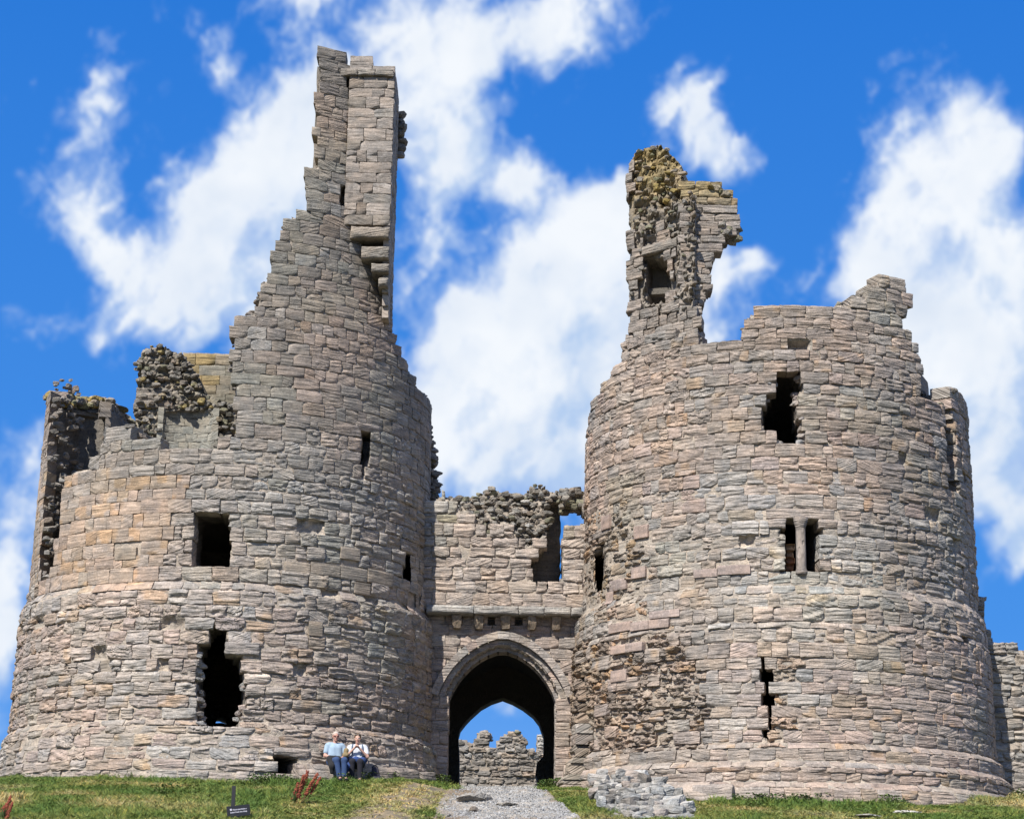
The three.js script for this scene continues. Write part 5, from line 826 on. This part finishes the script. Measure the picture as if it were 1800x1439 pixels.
// ───────────────────────────── sign and dock plants ─────────────────────────────
{
  const z = 13.2, p0 = atZ(411, 1381, z), k = (54 - z) / 3600, gy = groundY(p0[0], z), sign = thing('ticket_sign', 'small black notice board on a thin black post in the long grass', 'sign', [p0[0], gy, z]);
  const black = new THREE.MeshStandardMaterial({ name: 'black painted metal', color: new THREE.Color().setRGB(.012, .012, .016), roughness: .55 });
  const H = p0[1] - gy; part('post', new THREE.BoxGeometry(.072, H + .3, .05).translate(0, (H - .3) / 2, 0), black, sign);
  const c = atZ(419, 1425, z + .05), cv = document.createElement('canvas'); cv.width = 512; cv.height = 256; const x = cv.getContext('2d');
  x.fillStyle = '#0c0e1a'; x.fillRect(0, 0, 512, 256); x.fillStyle = '#c9c6d4'; x.fillRect(64, 58, 44, 22); x.fillRect(70, 80, 34, 26); x.fillStyle = '#0c0e1a'; x.fillRect(84, 66, 5, 30); x.fillStyle = '#cfccd9'; x.font = 'bold 44px sans-serif'; x.fillText('Please purchase a', 126, 104, 320); x.fillText('ticket from the shop', 64, 168, 390);
  const t = new THREE.CanvasTexture(cv); t.colorSpace = THREE.SRGBColorSpace;
  const W = 40 * k, Hh = 19 * k, b = new THREE.Group(); const pane = part('panel', new THREE.BoxGeometry(W, Hh, .03), black, sign); pane.position.set(c[0] - p0[0], c[1] - gy, .06); pane.rotation.z = .13;
  const print = part('lettering', new THREE.PlaneGeometry(W * .96, Hh * .94), new THREE.MeshStandardMaterial({ name: 'printed notice', map: t, roughness: .5 }), pane); print.position.z = .019;
  const foot = part('lower_panel', new THREE.BoxGeometry(23 * k, 16 * k, .028), black, sign); const c2 = atZ(411, 1440, z + .05); foot.position.set(c2[0] - p0[0], c2[1] - gy, .055); foot.rotation.z = .06;

  const dockMat = new THREE.MeshStandardMaterial({ name: 'rust-red seed heads', vertexColors: true, roughness: .9 });
  const dock = (label, spikes) => {
    const b0 = groundHit(spikes[0][0], spikes[0][1]), root = thing('dock_plant', label, 'plant', b0); const R = rng(spikes[0][0] + 5), kz = (54 - b0[2]) / 3600;
    for (const [x0, y0, x1, y1, fat] of spikes) {
      const A = atZ(x0, y0, b0[2]), B = atZ(x1, y1, b0[2] + (R() - .5) * .1), a = new V3(A[0] - b0[0], A[1] - b0[1] - .05, 0), e = new V3(B[0] - b0[0], B[1] - b0[1], (R() - .5) * .2), mid = a.clone().lerp(e, .55).add(new V3(.01, .03, 0));
      const cu = new THREE.QuadraticBezierCurve3(a, mid, e), gs = []; const tint = (g, c) => { const n = g.attributes.position.count, q = []; for (let i = 0; i < n; i++) q.push(...c); g.setAttribute('color', new THREE.Float32BufferAttribute(q, 3)); return g; };
      const stem = part('stem', tint(new THREE.TubeGeometry(cu, 10, .008, 5), [.12, .045, .025]), dockMat, root);
      const len = a.distanceTo(e); for (let i = 0; i < len * 260; i++) { const tt = .22 + .78 * R(), p = cu.getPoint(tt), r = fat * kz * .5 * (1.15 - tt * .75), an = R() * 6.28, q = R(), g = tint(new THREE.IcosahedronGeometry(.008 + R() * .010, 0), R() < .25 ? [.30, .09, .045] : blend([.17, .035, .022], [.24, .06, .03], R())); g.scale(1, 1.3, 1); g.translate(p.x + Math.cos(an) * r * q, p.y + (R() - .5) * .03, p.z + Math.sin(an) * r * q); gs.push(g); }
      part('seed_head', mergeGeometries(gs), dockMat, root);
    }
    for (let i = 0; i < 7; i++) { const g = new THREE.PlaneGeometry(.05, .26, 2, 5), p = g.attributes.position, c = []; for (let j = 0; j < p.count; j++) { const v = (p.getY(j) + .13) / .26; p.setX(j, p.getX(j) * Math.sin(Math.PI * Math.min(.97, v + .03)) * 1.4); p.setZ(j, .10 * v * v); p.setY(j, v * .24); c.push(.07, .10, .025); } g.setAttribute('color', new THREE.Float32BufferAttribute(c, 3)); g.computeVertexNormals(); g.rotateX(-.7); g.rotateY(i * .9 + R()); const lf = part('leaf', g, Object.assign(dockMat.clone(), { side: THREE.DoubleSide, name: 'dock leaf' }), root); lf.position.set(0, .02, 0); }
  };
  dock('rust-red dock plant with tall leaning seed spikes on the bank left of the path', [[516, 1414, 540, 1354, 14], [512, 1410, 524, 1376, 10], [520, 1412, 534, 1362, 10], [530, 1404, 558, 1358, 12], [534, 1402, 550, 1372, 9], [540, 1400, 563, 1366, 8]]);
  dock('rust-red dock plant cut by the left edge of the photo', [[2, 1446, 16, 1398, 12], [-6, 1446, 8, 1412, 12], [6, 1446, 21, 1410, 8]]);
}

// ───────────────────────────── two visitors resting on the ledge ─────────────────────────────
function skin(fn, lo, hi, cell, tint) {                    // surface nets over a distance field
  const n = [0, 1, 2].map((i) => Math.ceil((hi[i] - lo[i]) / cell) + 1), [nx, ny, nz] = n, F = new Float32Array(nx * ny * nz), id = new Int32Array(nx * ny * nz).fill(-1), P = [], C = [], I = [];
  const at = (i, j, k) => (k * ny + j) * nx + i;
  for (let k = 0; k < nz; k++) for (let j = 0; j < ny; j++) for (let i = 0; i < nx; i++) F[at(i, j, k)] = fn(lo[0] + i * cell, lo[1] + j * cell, lo[2] + k * cell);
  for (let k = 0; k < nz - 1; k++) for (let j = 0; j < ny - 1; j++) for (let i = 0; i < nx - 1; i++) {
    let sx = 0, sy = 0, sz = 0, c = 0;
    const edge = (a, b, c0, d, e, f) => { const v = F[at(i + a, j + b, k + c0)], w = F[at(i + d, j + e, k + f)]; if ((v < 0) !== (w < 0)) { const t = v / (v - w); sx += a + (d - a) * t; sy += b + (e - b) * t; sz += c0 + (f - c0) * t; c++; } };
    for (const a of [0, 1]) for (const b of [0, 1]) { edge(0, a, b, 1, a, b); edge(a, 0, b, a, 1, b); edge(a, b, 0, a, b, 1); }
    if (c) { id[at(i, j, k)] = P.length / 3; const x = lo[0] + (i + sx / c) * cell, y = lo[1] + (j + sy / c) * cell, z = lo[2] + (k + sz / c) * cell; P.push(x, y, z); C.push(...tint(x, y, z)); }
  }
  for (let k = 1; k < nz - 1; k++) for (let j = 1; j < ny - 1; j++) for (let i = 1; i < nx - 1; i++) {
    const v = F[at(i, j, k)] < 0; const quad = (a, b, c, d, flip) => { if (a < 0 || b < 0 || c < 0 || d < 0) return; flip ? I.push(a, c, b, a, d, c) : I.push(a, b, c, a, c, d); };
    if (v !== F[at(i + 1, j, k)] < 0) quad(id[at(i, j - 1, k - 1)], id[at(i, j, k - 1)], id[at(i, j, k)], id[at(i, j - 1, k)], !v);
    if (v !== F[at(i, j + 1, k)] < 0) quad(id[at(i - 1, j, k - 1)], id[at(i - 1, j, k)], id[at(i, j, k)], id[at(i, j, k - 1)], !v);
    if (v !== F[at(i, j, k + 1)] < 0) quad(id[at(i - 1, j - 1, k)], id[at(i, j - 1, k)], id[at(i, j, k)], id[at(i - 1, j, k)], !v);
  }
  const g = new THREE.BufferGeometry(); g.setAttribute('position', new THREE.Float32BufferAttribute(P, 3)); g.setAttribute('color', new THREE.Float32BufferAttribute(C, 3)); g.setIndex(I); g.computeVertexNormals(); return g;
}
const cap = (x, y, z, c) => { const [ax, ay, az, bx, by, bz, r0, r1] = c, dx = bx - ax, dy = by - ay, dz = bz - az, t = clamp(((x - ax) * dx + (y - ay) * dy + (z - az) * dz) / (dx * dx + dy * dy + dz * dz + 1e-9), 0, 1); return Math.hypot(x - ax - dx * t, y - ay - dy * t, z - az - dz * t) - mix(r0, r1, t); };
const field = (caps, k) => (x, y, z) => { let d = 1e3; for (const c of caps) { const e = cap(x, y, z, c), h = clamp(.5 + .5 * (d - e) / k, 0, 1); d = mix(d, e, h) - k * h * (1 - h); } return d; };
const box3 = (caps, pad) => { const lo = [9, 9, 9], hi = [-9, -9, -9]; for (const c of caps) for (const q of [0, 3]) for (let i = 0; i < 3; i++) { const r = Math.max(c[6], c[7]) + pad; lo[i] = Math.min(lo[i], c[q + i] - r); hi[i] = Math.max(hi[i], c[q + i] + r); } return [lo, hi]; };
function blob(caps, k, cell, color) { const [lo, hi] = box3(caps, cell * 3); return skin(field(caps, k), lo, hi, cell, typeof color === 'function' ? color : () => color); }
function handGeo(side, tone) {                              // along +y from the wrist, palm towards +z, thumb on the given side; fingers curled
  const c = [[0, 0, 0, 0, .05, 0, .026, .03], [-.022, .06, 0, .022, .06, 0, .016, .016], [-.018, .03, .0, -.024, .075, 0, .016, .012], [.018, .03, 0, .024, .075, 0, .016, .012]];
  [[-.030, .075, .034], [-.011, .080, .042], [.010, .079, .039], [.030, .072, .031]].forEach(([x, y, l]) => { c.push([x, y - .01, 0, x * 1.05, y + l * .55, .010, .0095, .0088], [x * 1.05, y + l * .55, .010, x * 1.05, y + l * .85, .034, .0088, .0082], [x * 1.05, y + l * .85, .034, x, y + l * .6, .052, .0082, .0074]); });
  c.push([side * .026, .018, .004, side * .050, .048, .016, .013, .011], [side * .050, .048, .016, side * .046, .076, .034, .0105, .009]);
  return blob(c, .008, .004, tone);
}
function headGeo(tone, lips) {                              // face towards +z, origin at the middle of the skull
  const f = (x, y, z) => {
    const ell = (cx, cy, cz, a, b, c) => { const q = Math.hypot((x - cx) / a, (y - cy) / b, (z - cz) / c); return (q - 1) * Math.min(a, b, c); };
    const sm = (d, e, k) => { const h = clamp(.5 + .5 * (d - e) / k, 0, 1); return mix(d, e, h) - k * h * (1 - h); };
    let d = ell(0, .035, -.012, .076, .088, .095); d = sm(d, ell(0, -.045, .018, .058, .072, .070), .04); d = sm(d, ell(0, -.098, .056, .024, .02, .022), .03);
    d = sm(d, ell(0, -.008, .092, .012, .022, .016), .014); d = sm(d, ell(0, -.022, .10, .014, .011, .012), .01);
    for (const s of [-1, 1]) { d = sm(d, ell(s * .078, -.008, -.008, .010, .032, .018), .008); d = sm(d, ell(s * .036, -.028, .062, .022, .018, .016), .02); d = sm(d, ell(s * .03, .028, .076, .024, .008, .012), .012); const e = ell(s * .031, .006, .092, .016, .010, .018); d = Math.max(d, -e); }
    d = sm(d, ell(0, -.058, .083, .024, .006, .010), .006); d = sm(d, ell(0, -.069, .082, .02, .006, .010), .006);
    return d;
  };
  const g = skin(f, [-.11, -.14, -.13], [.11, .14, .13], .0048, (x, y, z) => (z > .06 && Math.abs(x) < .027 && y < -.051 && y > -.076 ? lips : tone));
  const eyes = []; for (const s of [-1, 1]) { const e = new THREE.SphereGeometry(.0125, 12, 10); e.deleteAttribute('uv'); const c = [], p = e.attributes.position; for (let i = 0; i < p.count; i++) c.push(...(p.getZ(i) > .0105 ? [.03, .025, .02] : [.6, .58, .55])); e.setAttribute('color', new THREE.Float32BufferAttribute(c, 3)); e.translate(s * .031, .006, .076); eyes.push(e); }
  return mergeGeometries([g, ...eyes]);
}
const flesh = new THREE.MeshStandardMaterial({ name: 'skin', vertexColors: true, roughness: .6 }), cloth = new THREE.MeshStandardMaterial({ name: 'cotton', vertexColors: true, roughness: .95, bumpMap: grainBump, bumpScale: .002 }), gloss = new THREE.MeshStandardMaterial({ name: 'sunglasses plastic', vertexColors: true, roughness: .2 });
function paint(g, c) { const n = g.attributes.position.count, q = []; for (let i = 0; i < n; i++) q.push(...c); g.setAttribute('color', new THREE.Float32BufferAttribute(q, 3)); return g; }
function aim(g, from, to, roll = 0) { const y = new V3(...to).sub(new V3(...from)).normalize(); g.rotateY(roll); g.applyQuaternion(new THREE.Quaternion().setFromUnitVectors(new V3(0, 1, 0), y)); g.translate(...from); return g; }
function seat(label, pos, turn, o) {
  const p = thing('person', label, 'person', pos, turn, 'visitors seated on the ledge'); p.scale.setScalar(o.scale || 1); const sk = o.skin;
  const J = o.joints, body = [[-.06, .55, 0, -.05, .84, -.02, .135, .125], [.06, .55, 0, .05, .84, -.02, .135, .125], [-.15, .925, -.03, .15, .925, -.03, .072, .072], [0, .94, -.03, 0, 1.06, -.005, .06, .052]];
  const arms = J.arms.map(([s, e, w]) => [[...s, ...e, .052, .042], [...e, ...w, .041, .028]]), legs = J.legs.map(([h, k, a, t]) => [[...h, ...k, .085, .062], [...k, ...a, .058, .040], [...a, ...t, .042, .036]]);
  const all = [...body, ...arms.flat(), ...legs.flat()];
  const head = headGeo(sk, o.lips); head.rotateX(o.nod || 0); head.rotateY(o.look || 0); head.translate(0, 1.155, .015);
  const hands = J.arms.map(([s, e, w], i) => { const v = new V3(...w).sub(new V3(...e)).normalize().multiplyScalar(.02); return aim(handGeo(i ? -1 : 1, sk), [w[0] + v.x, w[1] + v.y, w[2] + v.z], [w[0] + v.x * 9 + (o.grip?.[i]?.[0] || 0), w[1] + v.y * 9 + (o.grip?.[i]?.[1] || 0), w[2] + v.z * 9 + (o.grip?.[i]?.[2] || 0)], o.roll?.[i] || 0); });
  part('body', mergeGeometries([blob(all, .03, .014, sk), head, ...hands]), flesh, p);
  const up = (c, r, t = 1) => [c[0], c[1], c[2], mix(c[0], c[3], t), mix(c[1], c[4], t), mix(c[2], c[5], t), c[6] + r, mix(c[6], c[7], t) + r];
  const folds = (c, s) => (x, y, z) => shade(c, .92 + .16 * vn2(x * 26 + s, y * 22 + z * 14, 5));
  part('shirt', blob([up(body[0], .018), up(body[1], .018), up(body[2], .016), ...arms.map((a) => up(a[0], .022, .62))], .03, .013, folds(o.shirt, 3)), cloth, p);
  part('trousers', blob([[-.07, .52, .0, .07, .52, .0, .15, .15], ...legs.flatMap((l) => [up(l[0], .018), up(l[1], .022, .95)])], .03, .013, folds(o.trousers, 9)), cloth, p);
  legs.forEach((l) => part('shoe', blob([[l[2][0], l[2][1] - .045, l[2][2] - .03, l[2][3], l[2][4] - .01, l[2][5] + .02, .042, .036], up(l[2], .012, .5)], .02, .01, o.shoe), cloth, p));
  const hairF = (x, y, z) => { const q = Math.hypot(x / (.084 + (o.hairFat || 0)), (y - .042) / .094, (z + .02) / .102); return Math.max((q - 1) * .08, z - .035 - y * .45 + (y < .02 ? .05 : 0), -(y + o.hairLow) ) + .004 * (vn2(x * 90, y * 90 + z * 60, 4) - .5); };
  const hair = skin(hairF, [-.13, -.15, -.14], [.13, .16, .13], .006, (x, y, z) => shade(o.hair, .8 + .5 * vn2(x * 120, z * 120, 6))); hair.rotateX(o.nod || 0); hair.rotateY(o.look || 0); hair.translate(0, 1.157, .013); part('hair', hair, cloth, p);
  const gl = []; const gy = o.glasses; for (const s of [-1, 1]) { const e = new THREE.SphereGeometry(.026, 14, 8); e.scale(1, .72, .35); e.translate(s * .033, 0, 0); gl.push(e); const t = new THREE.BoxGeometry(.006, .009, .10); t.translate(s * .072, .004, -.055); gl.push(t); } const br = new THREE.BoxGeometry(.14, .008, .008); br.translate(0, .012, 0); gl.push(br);
  const G = mergeGeometries(gl); paint(G, o.glassTone); G.rotateX(gy === 'up' ? -.5 : 0); G.translate(0, gy === 'up' ? .098 : .006, gy === 'up' ? .062 : .097); G.rotateX(o.nod || 0); G.rotateY(o.look || 0); G.translate(0, 1.155, .015); part('sunglasses', G, gloss, p);
  for (const e of o.extra || []) part(e[0], e[1], cloth, p);
  return p;
}
{
  const spot = (px, off) => { const q = L.uy(px, 1342), w = L.at(q[0], q[1], off, [0, 0, 0]); return [w[0], groundY(w[0], w[2] + .3) + .0, w[2]]; };
  const a = spot(576, .34), b = spot(612, .36), gy = Math.max(a[1], b[1]) - .02; a[1] = b[1] = gy;
  seat('person in pale blue t-shirt, jeans and dark red sunglasses seated with hands on lap', a, .32, {
    scale: .93, skin: [.50, .27, .205], lips: [.40, .16, .13], shirt: [.29, .38, .47], trousers: [.03, .06, .145], shoe: [.03, .03, .035], hair: [.42, .36, .32], hairLow: -.045, glasses: 'on', glassTone: [.06, .008, .008], look: -.1,
    joints: { arms: [[[-.2, .915, -.03], [-.265, .66, .03], [-.03, .60, .23]], [[.2, .915, -.03], [.27, .67, .06], [.10, .60, .28]]], legs: [[[-.09, .51, .04], [-.06, .53, .43], [.02, .11, .47], [.02, .05, .60]], [[.09, .51, .04], [.14, .53, .45], [.15, .11, .47], [.17, .05, .61]]] }, roll: [1.4, -1.4],
    extra: [['jacket', blob([[-.16, .58, .12, .06, .57, .16, .09, .09], [-.17, .56, .2, -.17, .36, .42, .09, .07], [-.17, .38, .42, -.16, .22, .40, .07, .05], [-.05, .60, .26, .02, .56, .40, .06, .06]], .04, .013, (x, y, z) => shade([.014, .014, .016], .7 + .6 * vn2(x * 30, y * 30, 3)))]],
  });
  seat('person in white shirt, navy jacket round the waist, hands raised to the mouth', b, .02, {
    scale: .93, skin: [.52, .31, .235], lips: [.45, .19, .16], shirt: [.50, .52, .56], trousers: [.012, .012, .02], shoe: [.02, .02, .02], hair: [.13, .085, .05], hairLow: .05, hairFat: .008, glasses: 'up', glassTone: [.01, .01, .01], nod: .12,
    joints: { arms: [[[-.2, .915, -.03], [-.27, .68, .12], [-.07, .885, .24]], [[.2, .915, -.03], [.27, .68, .12], [.07, .885, .24]]], legs: [[[-.09, .51, .04], [-.10, .53, .44], [-.10, .11, .45], [-.11, .05, .60]], [[.09, .51, .04], [.11, .53, .44], [.11, .11, .45], [.12, .05, .60]]] }, grip: [[.06, .05, 0], [-.06, .05, 0]], roll: [1.2, -1.2],
    extra: [['jacket', blob([[-.17, .60, .06, .17, .60, .06, .10, .10], [-.16, .58, .2, .16, .58, .2, .075, .075], [-.13, .58, .3, -.19, .40, .46, .07, .06], [-.19, .42, .45, -.20, .30, .42, .06, .04], [-.02, .63, .22, .06, .60, .24, .06, .05]], .04, .013, (x, y, z) => shade([.022, .05, .16], .6 + .8 * vn2(x * 24, y * 24 + z * 9, 8)))],
      ['strap', mergeGeometries([-1, 1].map((s) => paint(new THREE.TubeGeometry(new THREE.CatmullRomCurve3([new V3(s * .12, .72, .15), new V3(s * .13, .84, .145), new V3(s * .13, .95, .09), new V3(s * .12, 1.005, -.02), new V3(s * .12, .95, -.12)]), 14, .019, 6), [.10, .14, .19])))]],
  });
  // a dark rucksack on the ground beside them, and the khaki bundle held between them
  const r = spot(640, .42), bag = thing('rucksack', 'dark rucksack slumped on the grass against the ledge right of the seated person in white', 'rucksack', [r[0], gy, r[2]], .2);
  part('sack', blob([[0, .13, 0, .0, .34, -.06, .14, .10], [-.08, .12, .02, .08, .12, .02, .11, .11]], .05, .014, (x, y) => shade([.03, .028, .045], .7 + .6 * vn2(x * 20, y * 20, 2))), cloth, bag);
  part('pocket', blob([[-.06, .12, .13, .06, .12, .13, .06, .06]], .02, .012, [.035, .033, .05]), cloth, bag);
  part('strap', paint(new THREE.TorusGeometry(.07, .012, 6, 16, Math.PI).translate(0, .40, -.05), [.02, .02, .03]), cloth, bag);
  const k = new THREE.Group(); const kg = blob([[0, -.06, 0, .02, .07, 0, .055, .06], [-.02, -.05, .03, .04, -.04, .03, .05, .045]], .03, .01, (x, y, z) => shade([.22, .165, .085], .75 + .5 * vn2(x * 40, y * 40, 7)));
  const km = single('cloth_bundle', kg, cloth, 'khaki cloth bundle held between the two seated visitors', 'bundle'); km.position.set((a[0] + b[0]) / 2 + .0, gy + .68, (a[2] + b[2]) / 2 + .26);
}

renderer.render(scene, camera);
